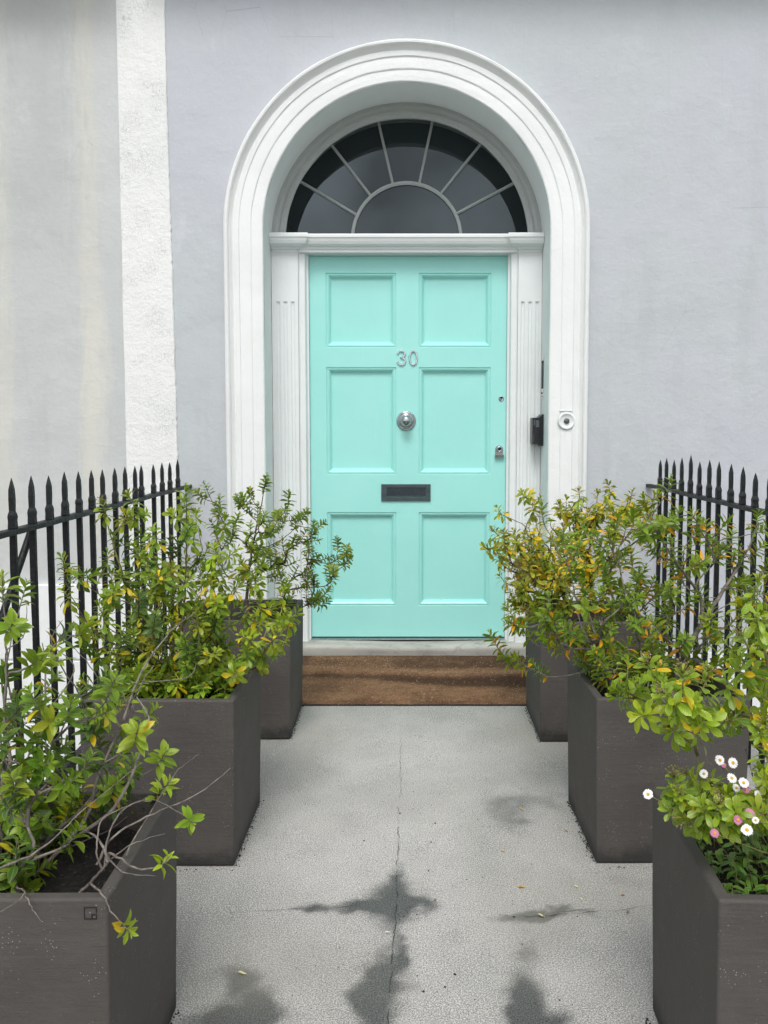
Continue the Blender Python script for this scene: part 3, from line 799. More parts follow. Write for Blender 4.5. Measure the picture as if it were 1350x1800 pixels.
# ------------------------------------------------------------------ iron railings
def railing(X, tips, rail, wallx, root_label, extra, brace):
    root = empty('iron_railing', (X, 2.5, 0), root_label, 'railing', 'black spear topped railings beside the path')
    # world positions of bars
    bars = []
    for (x, y) in tips:
        r = ray(x, y); t = X / r.x; bars.append((r.y*t, H + r.z*t, 0.0))
    zr_ = rail
    sp = bars[0][0]-bars[1][0] if bars[0][0] > bars[1][0] else bars[1][0]-bars[0][0]
    bars += extra
    random.seed(int(abs(X)*1000)+7)
    ys = sorted(b_[0] for b_ in bars)
    m = MB(); n = 60; vs = []
    y0, y1 = ys[0]-.08, WALL+.01
    def zrail(y): return zr_ + .004*fbm(y*3, 1, X)
    for i in range(n+1):
        y = y0+(y1-y0)*i/n; k = sstep(ys[-1]+.02, WALL, y); xx = X+(wallx-X)*k
        w, h = .016, .0085
        z = zrail(y)
        for dx, dz in ((-w,-h*.8),(-w*.85,-h),(w*.85,-h),(w,-h*.8),(w,h*.7),(w*.85,h),(-w*.85,h),(-w,h*.7)):
            vs.append((xx+dx+.0008*vnoise(y*40,dx*90,1), y, z+dz+.0012*vnoise(y*35, dx*80, 5)))
    m.add(vs, [(i*8+k, i*8+(k+1) % 8, (i+1)*8+(k+1) % 8, (i+1)*8+k) for i in range(n) for k in range(8)], 0, False)
    m.build('rail', M['iron'], root)
    m = MB(); m.box((X-.016, y0, .10), (X+.016, WALL+.01, .125)); m.build('bottom_rail', M['iron'], root, bevel=.003)
    for (y, zt2, lean) in bars:
        m = MB(); hw = .0088; z = zrail(y)
        def sq(m, lv, jit=.0006):
            vs = []
            for zz_, h_, ly in lv:
                for dx, dy in ((-1,-1),(1,-1),(1,1),(-1,1)):
                    vs.append((X+dx*h_+random.uniform(-jit,jit), y+ly+dy*h_+random.uniform(-jit,jit), zz_))
            k = len(lv)
            m.add(vs, [(i*4+a, i*4+(a+1) % 4, (i+1)*4+(a+1) % 4, (i+1)*4+a) for i in range(k-1) for a in range(4)]+[(3,2,1,0), tuple((k-1)*4+a for a in range(4))], 0)
        sq(m, [(.0,hw,0)]+[(z*i/9, hw*random.uniform(.95,1.06), 0) for i in range(1, 9)]+[(z-.006,hw,0)])
        br = m.build('bar', M['iron'], root, bevel=.002, seg=1)
        m = MB(); T = zt2-z
        def L(t): return lean*t
        sq(m, [(z+.004,hw*1.05,0),(z+.012,hw*1.22,L(.01)),(z+T*.20,hw*1.12,L(.02)),(z+T*.28,hw*1.20,L(.03)),(z+T*.32,hw*1.1,L(.04)),(z+T*.38,hw*.80,L(.05)),(z+T*.6,hw*.86,L(.08)),(z+T*.78,hw*.78,L(.11)),(z+T*.91,hw*.40,L(.135)),(zt2,hw*.05,L(.15))], .0004)
        m.build('spearhead', M['iron'], br, bevel=.0018, seg=1)
    if brace:
        m = MB(); a = Vector((X-.012, brace, zr_-.02)); b_ = Vector((X-.34, brace-.02, .02))
        m.tube([a, a.lerp(b_, .5), b_], .012, 4); m.build('brace', M['iron'], root)
    return root
tl = [19.9,54.5,85.3,112.8,137.5,160.3,179.7,201.5,219.5,237,248,269.3,284.5,298.2,312]
tly = [840,836,836,829,828,826,825,822,820,819,817,816,813,812,807]
railing(-1.15, [(x, y) for x, y in zip(tl, tly)], .952, -1.140, 'long black spear topped railing on the left, with a slanting brace', [(2.33,1.10,0),(2.20,1.10,0),(2.07,1.10,0),(1.94,1.10,0),(1.81,1.10,0),(1.68,1.10,0)], 2.62)
trx = [1161,1172,1185.3,1198.9,1214.8,1230.3,1247.6,1264.3,1285.8,1306.6,1328.5]
tryy = [808,805,808,804,799,811,808,811,815,820,831]
railing(1.275, list(zip(trx, tryy)), .957, 1.268, 'black spear topped railing on the right of the path', [(2.99,1.10,0),(2.87,1.10,0),(2.75,1.10,0),(2.63,1.10,0),(2.51,1.10,0),(2.39,1.10,0)], None)

# ------------------------------------------------------------------ doormat
m = MB(); xa, xb = -.60, .64; ya, yb = 3.795, 4.60; nx, ny = 120, 90
vs = []; dv = []
for j in range(ny+1):
    for i in range(nx+1):
        u, v = i/nx, j/ny; x = xa+(xb-xa)*u; y = ya+(yb-ya)*v + .004*fbm(x*3, v*3, 2)
        # waves: one ridge rising to the left, sagging to the right
        c1 = .52-.15*u+.03*math.sin(u*7); c2 = .86
        z = .014+.016*math.exp(-((v-c1-.10)/.09)**2)+.010*math.exp(-((v-c2)/.07)**2)*(1-.5*u)+.0025*fbm(x*6,y*6,4)
        z *= (sstep(-.001, .02, v)*.6+.4)
        vs.append((x, y, z))
        d = math.exp(-((v-c1+.01)/(.05+.06*u))**2)*(.45+.55*u+.3*fbm(x*6, y*3, 8))
        d += .55*sstep(.58, .72, v+.10*fbm(x*3,y*5,2))*(.65+.4*u) + .25*sstep(.75,1,u)*sstep(.3,.5,v)
        d += .35*math.exp(-((v-.0)/.05)**2)
        d += .4*math.exp(-((u-.0)/.05)**2)
        dv.append(min(1, max(0, d)))
m.add(vs, [(j*(nx+1)+i, j*(nx+1)+i+1, (j+1)*(nx+1)+i+1, (j+1)*(nx+1)+i) for j in range(ny) for i in range(nx)], 0, True)
o = m.build('doormat', M['coir'], label='wide brown coir doormat lying rumpled against the stone threshold', cat='doormat')
at_ = o.data.attributes.new('damp', 'FLOAT', 'POINT'); at_.data.foreach_set('value', dv)
random.seed(21); fm = MB()
for i in range(22000):
    u, v = random.random(), random.random()**.9; jx, jy = int(u*nx), int(v*ny); q = Vector(vs[jy*(nx+1)+jx]); q.x += random.uniform(-.004,.004); q.y += random.uniform(-.004,.004)
    a_ = random.uniform(0, PI); L_ = random.uniform(.004, .013); d_ = Vector((math.cos(a_), math.sin(a_), random.uniform(-.05,.4)))*L_*.5; w_ = Vector((-math.sin(a_), math.cos(a_), .3))*random.uniform(.0004,.0009)
    q.z += .0015; t_ = random.random(); dd = dv[jy*(nx+1)+jx]
    fm.add([q-d_-w_, q-d_+w_, q+d_+w_*.5, q+d_-w_*.5], [(0,1,2,3)], 0 if (t_ < .5 or dd > .45) and t_ < .93 else (1 if t_ < .985 else 2))
fm.build('coir_fibres', [M['fibre_dark'], M['fibre_light'], M['fibre_pale']], o, kind='stuff')
m = MB(); m.box((xa-.003, ya-.006, .0008), (xb+.003, ya+.02, .0062)); m.build('backing', M['rubber'], o)

# ------------------------------------------------------------------ planters
PW, PL, PH = .440, .436, .487
def make_planter(label):
    root = empty('planter', (0,0,0), label, 'planter', 'square grey planters lining the path')
    m = MB(); t = .024; tp = .008
    hx, hy = PW/2, PL/2
    def ring(hx, hy, z): return [(-hx,-hy,z),(hx,-hy,z),(hx,hy,z),(-hx,hy,z)]
    rings = [ring(hx-tp,hy-tp,0.0), ring(hx-tp*.8,hy-tp*.8,.10), ring(hx-tp*.4,hy-tp*.4,.25), ring(hx,hy,PH), ring(hx-t,hy-t,PH), ring(hx-t-.004,hy-t-.004,PH-.16)]
    vs = [v for r in rings for v in r]
    fs = [(i*4+k, i*4+(k+1) % 4, (i+1)*4+(k+1) % 4, (i+1)*4+k) for i in range(5) for k in range(4)]+[(3,2,1,0),(20,21,22,23)]
    m.add(vs, fs, 0); m.build('shell', M['planter'], root, bevel=.006, seg=3)
    m = MB(); n = 22; vs = []; h = hx-t-.001
    for j in range(n+1):
        for i in range(n+1):
            x, y = -h+2*h*i/n, -h+2*h*j/n; vs.append((x, y*(hy-t)/h, PH-.085+.02*fbm(x*14,y*14,3)+.006*random.uniform(-1,1)))
    m.add(vs, [(j*(n+1)+i, j*(n+1)+i+1, (j+1)*(n+1)+i+1, (j+1)*(n+1)+i) for j in range(n) for i in range(n)], 0, False)
    m.build('soil', M['soil'], root)
    return root
random.seed(3)
pl0 = make_planter('front left grey planter, the nearest on that side, with a small square mark')
spots = [(-.708, 1.335, .6, None),
         (-.705, 2.356, -.4, 'middle planter of the left row, filled with bright green bushes'),
         (-.684, 3.357, .3, 'rearmost left planter, between the doormat and the left railing'),
         (.734, 1.325, -2.2, 'front right grey planter, the nearest on that side, holding daisies'),
         (.757, 2.372, .2, 'middle planter of the right row, holding the large shrub with orange leaves'),
         (.748, 3.330, -.3, 'rearmost right planter, beside the doormat and under the doorbell')]
planters = []
for i, (x, y, rz, lab) in enumerate(spots):
    if i == 0: o = pl0
    else:
        o = pl0.copy(); COL.objects.link(o); o['label'] = lab
        for ch in list(pl0.children):
            c = ch.copy(); COL.objects.link(c); c.parent = o
    o.location = (x, y+PL/2, .002); o.rotation_euler = (0,0,R(rz)); o['_w'] = (x, y+PL/2, .002); planters.append(o)
# square mark pressed into the front of the first planter
m = MB(); YF = -PL/2+.0008
ex, ez = .191, PH-.024; s_ = .0205
def strip(x0, z0, x1, z1): m.box((x0, YF-.0018, z0), (x1, YF+.004, z1))
w = .0011
strip(ex-s_/2, ez-s_/2, ex+s_/2, ez-s_/2+w); strip(ex-s_/2, ez+s_/2-w, ex+s_/2, ez+s_/2)
strip(ex-s_/2, ez-s_/2+w, ex-s_/2+w, ez+s_/2-w); strip(ex+s_/2-w, ez-s_/2+w, ex+s_/2, ez+s_/2-w)
strip(ex+s_/2-.0085, ez-s_/2+w, ex+s_/2-.0085+w, ez-s_/2+.0085); strip(ex+s_/2-.0085+w, ez-s_/2+.0085-w, ex+s_/2-w, ez-s_/2+.0085)
me_o = MB.build(m, 'emblem', M['groove'], None); me_o.parent = pl0; me_o.location = (0,0,0)

# ------------------------------------------------------------------ plants
class Plant:
    def __init__(s, seed):
        s.r = random.Random(seed); s.st = MB(); s.lf = MB(); s.lc = []; s.luv = []; s.nodes = []
    def leaf(s, p, d, up, L, Wd, col, shape='ell', fold=.25, curl=.5, tipcol=None):
        """p base, d direction, up = upper side normal"""
        d = d.normalized(); side = d.cross(up)
        if side.length < 1e-4: side = d.orthogonal()
        side.normalize(); nrm = side.cross(d).normalized()
        if shape == 'ell': T = [(0,.10),(.14,.55),(.34,.92),(.58,1.0),(.80,.68),(1,.03)]
        else: T = [(0,.10),(.22,.34),(.45,.68),(.68,1.0),(.87,.84),(1,.10)]
        vs = []; n = len(T); tw = s.r.uniform(-.6, .6); curl += s.r.uniform(-.35, .5); fold += s.r.uniform(-.1, .3); Wd *= s.r.uniform(.8, 1.15); bend = s.r.uniform(-.18, .18)
        for t, w in T:
            ang = curl*t; c = p + d*(L*t*math.cos(ang*.5)) - nrm*(L*t*math.sin(ang*.5))
            c = c+side*(L*bend*t*t); ww = Wd*.5*w*s.r.uniform(.9, 1.08); sd = (side*math.cos(tw*t)+nrm*math.sin(tw*t))
            vs.append(c - sd*ww + nrm*ww*fold); vs.append(c); vs.append(c + sd*ww + nrm*ww*fold)
        fs = []
        for i in range(n-1):
            fs.append((i*3, i*3+1, i*3+4, i*3+3)); fs.append((i*3+1, i*3+2, i*3+5, i*3+4))
        s.lf.add(vs, fs, 0, True)
        for t, w in T:
            cc = col if tipcol is None else tuple(a*(1-t*t)+b_*t*t for a, b_ in zip(col, tipcol))
            for u in (0., .5, 1.):
                s.lc += [cc[0], cc[1], cc[2], 1.0]; s.luv += [u, t, 0.]
    def grow(s, bases, tips, r0=.0016, wander=.02, dens=.5, up=.5):
        """tips: list of (pos, dict). join greedily to a branching skeleton"""
        rb_ = sorted([Vector(b_)-Vector((0,0,.004)) for b_ in bases], key=lambda q: q.x); s.st.tube(rb_, .004, 6)
        segs = []   # each: (pts, parent_idx, attach_i, tipdict)
        nodes = [(Vector(b_), 0.0, None, 0, Vector((0,0,1))) for b_ in bases]
        B = sum((Vector(b_) for b_ in bases), Vector())/len(bases)
        order = sorted(range(len(tips)), key=lambda i: (tips[i][0]-B).length)
        # coarse shuffled order: some far tips first to get leaders
        lead = order[-1::-max(1, len(order)//(len(bases)+2))][:len(bases)+2]
        order = lead+[i for i in order if i not in lead]
        for oi in order:
            tp, info = tips[oi]; best = None; bs = 1e9
            for (q, pl, sid, k, dr_) in nodes:
                v = tp-q; L = v.length
                if L < .045: continue
                ca = v.normalized().dot(dr_)
                cost = L + dens*pl + (.12 if ca < .3 else 0) + max(0, (q.z-tp.z))*1.5
                if cost < bs: bs = cost; best = (q, pl, sid, k, dr_)
            if best is None: best = nodes[0]
            q, pl, sid, k, dr_ = best; v = tp-q; L = v.length
            c1 = q+dr_*L*.35; out = v.normalized(); ed = (out*(1-up)+Vector((0,0,1))*up).normalized()
            if 'dir' in info: ed = info['dir']
            c2 = tp-ed*L*.30; n = max(3, int(L/.022)); pts = []
            w1 = Vector((s.r.uniform(-1,1), s.r.uniform(-1,1), s.r.uniform(-1,1)))*wander*min(1, L*4)
            for i in range(n+1):
                t = i/n; a = (1-t)
                pt = q*a**3+c1*3*a*a*t+c2*3*a*t*t+tp*t**3 + w1*math.sin(PI*t)
                if 0 < i < n: pt = pt+Vector((s.r.gauss(0,1), s.r.gauss(0,1), s.r.gauss(0,1)))*.0016
                pts.append(pt)
            my = len(segs); segs.append([pts, sid, k, info, 1])
            acc = pl
            for i in range(1, n):
                acc += (pts[i]-pts[i-1]).length
                if i < n-1: nodes.append((pts[i], acc, my, i, (pts[i+1]-pts[i-1]).normalized()))
        # count tips carried
        for i in range(len(segs)-1, -1, -1):
            if segs[i][1] is not None: segs[segs[i][1]][4] += segs[i][4]
        for pts, sid, k, info, cnt in segs:
            ra = r0*(cnt**.45)*1.25; rb_ = r0*.8; n = len(pts)
            s.st.tube(pts, [ra+(rb_-ra)*(i/(n-1))**.7 for i in range(n)], 6, jit=.12)
        for pts, sid, k, info, cnt in segs:
            info['fn'](s, pts, info)
    def finish(s, root, leafm, stemm, nm='leaves'):
        s.st.build('stems', stemm, root)
        o = s.lf.build(nm, leafm, root)
        a = o.data.attributes.new('lc', 'FLOAT_COLOR', 'POINT'); a.data.foreach_set('color', s.lc)
        a = o.data.attributes.new('luv', 'FLOAT_VECTOR', 'POINT'); a.data.foreach_set('vector', s.luv)
        return o

G1 = (.075,.150,.018); G2 = (.140,.240,.018); G3 = (.215,.315,.018); LIME = (.34,.44,.018); YEL = (.70,.50,.015); ORG = (.80,.38,.010); OLV = (.25,.29,.025); BRN = (.20,.09,.04); BLU = (.085,.165,.040)
def mixc(a, b_, t): return tuple(x*(1-t)+y*t for x, y in zip(a, b_))
def jitc(r, c, v=.18):
    f = r.uniform(1-v, 1+v*1.3); h = r.uniform(-.12, .12); return (c[0]*f*(1+h), c[1]*f, c[2]*f)
def along(pts, dist):
    """point and direction at `dist` back from the end (negative = beyond)"""
    if dist <= 0:
        d = (pts[-1]-pts[-2]).normalized(); return pts[-1]-d*dist, d
    i = len(pts)-1
    while i > 0:
        L = (pts[i]-pts[i-1]).length
        if dist <= L: return pts[i].lerp(pts[i-1], dist/L), (pts[i]-pts[i-1]).normalized()
        dist -= L; i -= 1
    return pts[0], (pts[1]-pts[0]).normalized()
def sprig(s, pts, info):
    """opposite pairs of narrow leaves set crosswise round the shoot"""
    L = info.get('len', .032); n = info.get('pairs', 7); sp = info.get('gap', .0085); col = info.get('col', G2)
    yel = info.get('yel', .0); ycol = info.get('ycol', YEL)
    d0 = (pts[-1]-pts[-2]).normalized(); ref = d0.orthogonal().normalized(); a0 = s.r.uniform(0, PI)
    c = jitc(s.r, col, .15)
    s.st.tube([pts[-1], pts[-1]+d0*sp*n*.45], [.0012, .0006], 5)
    for k in range(n):
        p, d = along(pts, sp*(n*.5-k)); f = k/(n-1)
        u = (ref-d*ref.dot(d)).normalized(); w = d.cross(u)
        ang = R(78-48*f*f+s.r.uniform(-9, 9)); ln = L*(.80+.35*math.sin(PI*min(1, f*.9+.2)))*s.r.uniform(.88, 1.1)*(1-.52*max(0, f-.72)/.28)
        for sgn in (0, PI):
            a = a0+(PI/2 if k % 2 else 0)+sgn+s.r.uniform(-.22, .22)
            o = u*math.cos(a)+w*math.sin(a); dr_ = d*math.cos(ang)+o*math.sin(ang)
            if s.r.random() < .04: continue
            cc = jitc(s.r, c, .10)
            if f > .7: cc = mixc(cc, LIME, .28)
            if yel and s.r.random() < yel*(1.6-1.3*f)*(1.4 if k < 2 else .5): cc = jitc(s.r, ycol, .2)
            s.leaf(p+o*.001, dr_, d, ln, ln*info.get('wr', .34), cc, 'ell', .30, s.r.uniform(.0,.35)+.25*(1-f))
    if info.get('extra'):
        pass
def whorl(s, pts, info):
    """crowded spiral of glossy obovate leaves at the shoot end, older ones hanging"""
    L = info.get('len', .042); n = info.get('n', 15); col = info.get('col', G3); yel = info.get('yel', .05); ycol = info.get('ycol', YEL)
    sp = info.get('span', .035); a = s.r.uniform(0, 6); c = jitc(s.r, col, .2)
    d0 = (pts[-1]-pts[-2]).normalized()
    for k in range(n):
        f = k/(n-1); p, d = along(pts, sp*(.8-f)); u = d.orthogonal().normalized(); w = d.cross(u)
        a += 2.4+s.r.uniform(-.25, .25); o = u*math.cos(a)+w*math.sin(a)
        ang = R(112-88*f+s.r.uniform(-12, 12)); ln = L*(1.0-.50*f*f)*s.r.uniform(.78, 1.15)
        dr_ = d*math.cos(ang)+o*math.sin(ang)+Vector((0,0,-.22*(1-f)))
        cc = jitc(s.r, c, .15); cc = mixc(cc, LIME, .45*f*f)
        tipc = None
        if s.r.random() < yel*(1.7-1.2*f): cc = jitc(s.r, ycol, .2)
        elif yel > .1 and s.r.random() < .35: tipc = mixc(cc, ycol, .6)
        s.leaf(p, dr_, d, ln, ln*s.r.uniform(.36, .46), cc, 'obo', .22, s.r.uniform(.2, 1.1)*(1.2-f*.6), tipc)
    hd = info.get('heads', 0)
    if hd and s.r.random() < hd:
        base, d = along(pts, -.006); hm = MB(); s.fl.append(hm)
        for k in range(s.r.randint(9, 16)):
            v = (d+Vector((s.r.gauss(0,.55), s.r.gauss(0,.55), s.r.gauss(0,.45)))).normalized()
            q = base+v*s.r.uniform(.010, .024); hm.tube([base, q], .0006, 3)
            hm.tube([q-v*.0015, q+v*.001, q+v*.003], [.0008, .0019, .0007], 5)

def mkshrub(seed, root_loc, label, cat, tips, base, fillers, leafm, stemm, r0, name='shrub', up=.5, dens=.5, wander=.02, group='shrubs growing in the planters', manual=(), extra=None):
    root = empty(name, root_loc, label, cat, group)
    s = Plant(seed); s.fl = []
    T = []
    for (x, y, Y, info) in tips:
        inf = dict(info)
        if Y < 1.43 and inf['fn'] is sprig: inf.update(len=.026, pairs=7, gap=.0055)
        T.append((at(x, y, Y), inf))
    real = list(T); c0 = Vector(base[0])
    for i in range(fillers[0]):
        a = s.r.choice(real); B = Vector(s.r.choice(base)); t = s.r.uniform(*fillers[1])
        q = B.lerp(a[0], t)+Vector((s.r.gauss(0,fillers[2]), s.r.gauss(0,fillers[2]*1.2), s.r.gauss(0,fillers[2]*.6)))
        if q.z < PH+.01: q.z = PH+s.r.uniform(.01,.04)
        inf = dict(a[1]); inf['len'] = inf.get('len', .035)*s.r.uniform(.75, 1); inf['heads'] = 0
        if 'fcol' in inf: inf['col'] = inf['fcol']
        if not (q.y > WALL-.06): T.append((q, inf))
    s.grow(base, T, r0=r0, up=up, dens=dens, wander=wander)
    for pts, inf in manual: inf['fn'](s, pts, inf)
    if extra: s.st.add(extra.v, extra.f, 0, True)
    s.finish(root, leafm, stemm)
    for hm in s.fl: hm.build('flower_head', M['bud'], root)
    return root, s

SZ = PH-.09
def spread(pl, n, r, rx=.10, ry=.10):
    c = planters[pl].location; return [(c.x+r.uniform(-rx, rx), c.y+r.uniform(-ry, ry), SZ) for _ in range(n)]
rr = random.Random(77)
def T_(lst, Y0, Y1, **kw):
    out = []
    for q in lst:
        inf = dict(kw); x, y = q[0], q[1]
        if len(q) > 2 and q[2] is not None: inf['col'] = q[2]
        Yy = q[3] if len(q) > 3 else rr.uniform(Y0, Y1)
        out.append((x, y, Yy, inf))
    return out

# bare twigs of the front left bush
tw = MB()
def twig(pts, r0=.0028, Y=None):
    P_ = [at(x, y, Yy) for x, y, Yy in pts]; Q = []
    for i in range(len(P_)-1):
        a_, b_ = P_[i], P_[i+1]; p_, n_ = P_[max(i-1,0)], P_[min(i+2,len(P_)-1)]
        for k in range(6):
            t = k/6; Q.append(.5*((2*a_)+(b_-p_)*t+(2*p_-5*a_+4*b_-n_)*t*t+(3*a_-p_-3*b_+n_)*t**3) + Vector((rr.gauss(0,1),rr.gauss(0,1),rr.gauss(0,1)))*.0007)
    Q.append(P_[-1]); n = len(Q); tw.tube(Q, [r0*(1-.72*i/(n-1)) for i in range(n)], 6, jit=.15)
    return Q
tq1 = twig([(138,1572,1.45),(165,1545,1.45),(190,1515,1.45),(195,1500,1.44),(235,1525,1.40),(275,1525,1.38),(292,1512,1.38)], .0035)
tq2 = twig([(157,1553,1.40),(178,1570,1.345),(200,1606,1.325),(224,1634,1.30)], .0022)
twig([(30,1560,1.42),(44,1568,1.325),(30,1585,1.315),(0,1602,1.31)], .0017)
twig([(44,1568,1.325),(55,1595,1.315),(73,1620,1.30)], .0015)
twig([(190,1515,1.45),(176,1480,1.47),(150,1462,1.5),(120,1480,1.52)], .003)
twig([(120,1480,1.52),(200,1420,1.55),(240,1340,1.58),(262,1270,1.6),(240,1225,1.64)], .0042)
twig([(60,1540,1.55),(150,1440,1.6),(175,1360,1.65),(225,1250,1.7),(250,1200,1.75),(270,1170,1.78)], .0045)
twig([(170,1520,1.46),(200,1470,1.48),(270,1430,1.52),(350,1395,1.56),(405,1350,1.6)], .0026)
twig([(190,1515,1.45),(230,1485,1.46),(290,1465,1.47)], .0018)
twig([(180,1530,1.45),(170,1490,1.46),(180,1440,1.48),(230,1415,1.5),(262,1400,1.52)], .002)
tq3 = twig([(183,1530,1.45),(190,1470,1.47),(215,1425,1.5),(265,1405,1.53),(318,1430,1.47),(335,1443,1.43)], .002)
twig([(192,1512,1.45),(222,1535,1.41),(275,1540,1.40)], .0018)
twig([(220,1505,1.46),(300,1370,1.6),(330,1340,1.62),(350,1325,1.63)], .0016)
twig([(10,1560,1.6),(20,1400,1.66),(12,1280,1.7),(0,1180,1.74)], .006)
twig([(30,1540,1.65),(60,1400,1.7),(80,1200,1.76),(74,1130,1.8)], .004)
twig([(45,1400,1.7),(60,1290,1.74),(130,1180,1.8),(90,1130,1.83),(110,1090,1.85)], .0022)
twig([(20,1230,1.7),(10,1150,1.7),(40,1120,1.68),(48,1060,1.66)], .002)
twig([(0,1526,1.4),(60,1500,1.42),(110,1460,1.45),(150,1420,1.48),(250,1340,1.52)], .0024)
twig([(210,1280,1.66),(180,1205,1.7),(150,1160,1.72),(120,1130,1.74)], .002)
twig([(215,1270,1.68),(250,1180,1.74),(300,1110,1.8),(345,1075,1.86)], .003)
twig([(250,1200,1.75),(330,1190,1.8),(345,1165,1.82)], .0016)
# front left: narrow-leaved bush, big leaves, bare pale twigs
a = T_([(157,1275,BLU),(103,1317,G1),(71,1371,G2),(46,1456,G3),(132,1431,LIME),(114,1510,G2),(228,1367,G1),(262,1258,G3),(285,1332,G3),(288,1385,LIME),(242,1410,G3),
        (121,1250,G2),(213,1307,G2),(32,1246,G1),(7,1262,G2),(10,1413,BLU),(71,1530,G2),(7,1455,G1),(107,1385,LIME),(196,1208,G2),(21,1540,G2),(42,1042,G2),(69,1162,G3),(96,1150,G3),(112,1118,BLU),(150,1100,G3),(178,1197,BLU),
        (161,1262,G1),(112,1335,BLU),(129,1232,G2),(8,1185,G1),(10,1330,G1),(32,1236,G1),(90,1268,OLV),(28,1500,G1),(60,1490,G1),(5,1370,G1),(45,1400,G1),(85,1440,G2),(150,1345,G1),(60,1300,G2),(20,1100,G3),(185,1255,G3),(60,1560,G1),(5,1560,G1),(95,1565,G1),(40,1345,G1),(0,1300,G1),(30,1580,G1),(130,1550,G1),(215,1215,G3),(5,1030,G3),(175,1300,G2),(190,1345,G1),(60,1230,G2),(75,1345,G2),(110,1420,G1),(35,1440,G2),(60,1415,G3),(85,1480,G2),(40,1525,G3),(15,1490,G2),(100,1530,G1),(130,1470,G2),(15,1290,G2),(55,1265,G1),(145,1225,G1),(90,1200,G2),(190,1250,G2),(240,1290,G3),(25,1380,G3),(120,1375,G2),(160,1400,G2),(45,1560,G2),(80,1300,G1),(200,1385,G2)],
       1.42, 1.80, fn=sprig, len=.0305, pairs=9, gap=.0064, yel=.04, col=G2, wr=.41)
bs = spread(0, 6, rr, .12, .11)
root, s = mkshrub(11, (-.70,1.55,SZ), 'narrow leaved bush with pale bare twigs, in the front left planter', 'shrub', a, [(b_[0]-.03, b_[1], b_[2]) for b_ in bs], (16, (.4, 1.0), .05), M['hebe'], M['twig_grey'], .00135, dens=.45, up=.5, manual=[(q_, dict(fn=sprig, len=.023, pairs=6, gap=.0052, col=cl, wr=.42, yel=.05)) for q_, cl in ((tq1, LIME), (tq2, LIME), (tq3, G3))], extra=tw)

# middle left: glossy bright bush and a narrow-leaved one behind it
a = T_([(111,985,G2),(114,1041,G3),(182,888,G3),(228,874,G3),(222,905,OLV),(304,905,G3),(345,906,LIME),(322,880,G3),(213,1013,G2),(190,978,G2),(256,985,G3),(284,1055,G2),(379,965,G2),(394,1003,G2),(412,970,G3),
        (379,1057,LIME),(427,1070,G2),(474,1068,LIME),(498,1040,LIME),(521,1079,G3),(484,1117,OLV),(452,1160,LIME),(412,1185,G3),(341,1148,G3),(375,1150,G2),(332,1198,LIME),(294,1200,G2),(265,1131,OLV),(228,1160,LIME),
        (232,1084,G3),(156,1098,OLV),(180,1080,G2),(243,1188,G3),(308,1183,LIME),(360,1185,G2),(385,1130,G3),(430,1120,G3),(405,1100,G2),(330,1020,G2),(350,985,G2),(300,1000,OLV),(270,935,G2),(330,940,G3),(395,915,G3),(360,1100,LIME),(310,1110,G3),
        (200,1130,G2),(170,1150,G2),(150,1200,G1),(270,1180,LIME),(395,1205,LIME),(350,1215,LIME),(250,1060,G3),(200,1040,G2),(420,1030,G3),(450,1010,G3),(440,1090,LIME),(500,1085,G3),(470,1145,G2),(300,1060,OLV),(345,1050,G3),(130,1010,G2),(240,1020,G2),(370,1020,G3)],
       2.36, 2.86, fn=whorl, len=.042, n=20, span=.05, yel=.07, heads=.3, col=G3)
mkshrub(12, (-.70,2.6,SZ), 'bright green glossy leaved bush, in the middle left planter', 'shrub', a, spread(1, 7, rr, .14, .12), (100, (.45, 1.0), .06), M['obovate'], M['twig_green'], .0015, dens=.45, up=.5)
a = T_([(256,946,G1),(327,872,G2),(351,1093,BLU),(284,1079,BLU),(270,1000,BLU),(240,965,G1),(300,960,BLU),(345,1130,BLU),(395,1140,G2),(260,1110,G1),(210,950,G1),(230,1000,BLU),(290,1020,BLU),(380,1095,G1),(195,1060,G1),(330,1165,BLU)],
       2.45, 2.85, fn=sprig, len=.034, pairs=11, gap=.0075, yel=.03, col=G1, wr=.36)
mkshrub(13, (-.76,2.66,SZ), 'dark bluish narrow leaved bush behind the bright glossy one, middle left planter', 'shrub', a, spread(1, 4, rr, .1, .08), (40, (.5, 1.0), .06), M['hebe'], M['twig_dark'], .0015)

# back left
a = T_([(363,859),(386,882),(381,906,G3),(431,878),(453,897),(467,852),(507,875),(488,904),(521,918,G3),(536,904),(550,927),(564,923),(593,956),(609,968),(555,984),(578,1003),(574,1041),(572,1060),(465,942,G3),(417,913,G3),
        (408,946),(474,927),(517,951,G3),(498,980,LIME),(427,994),(450,965),(540,960,G3),(590,985),(610,985),(350,870),(375,925),(400,930,G3),(500,900),(535,940),(480,960),(440,930,G3),(420,880),(515,990,G3),(545,1010)],
       3.42, 3.80, fn=sprig, len=.030, pairs=11, gap=.0066, yel=.03, col=(.155,.235,.022), wr=.40)
mkshrub(14, (-.68,3.57,SZ), 'airy narrow leaved bush with wiry dark twigs, in the rear left planter', 'shrub', a, spread(2, 6, rr, .1, .1), (60, (.6, 1.0), .045), M['hebe'], M['twig_dark'], .0015, dens=.35, up=.6)

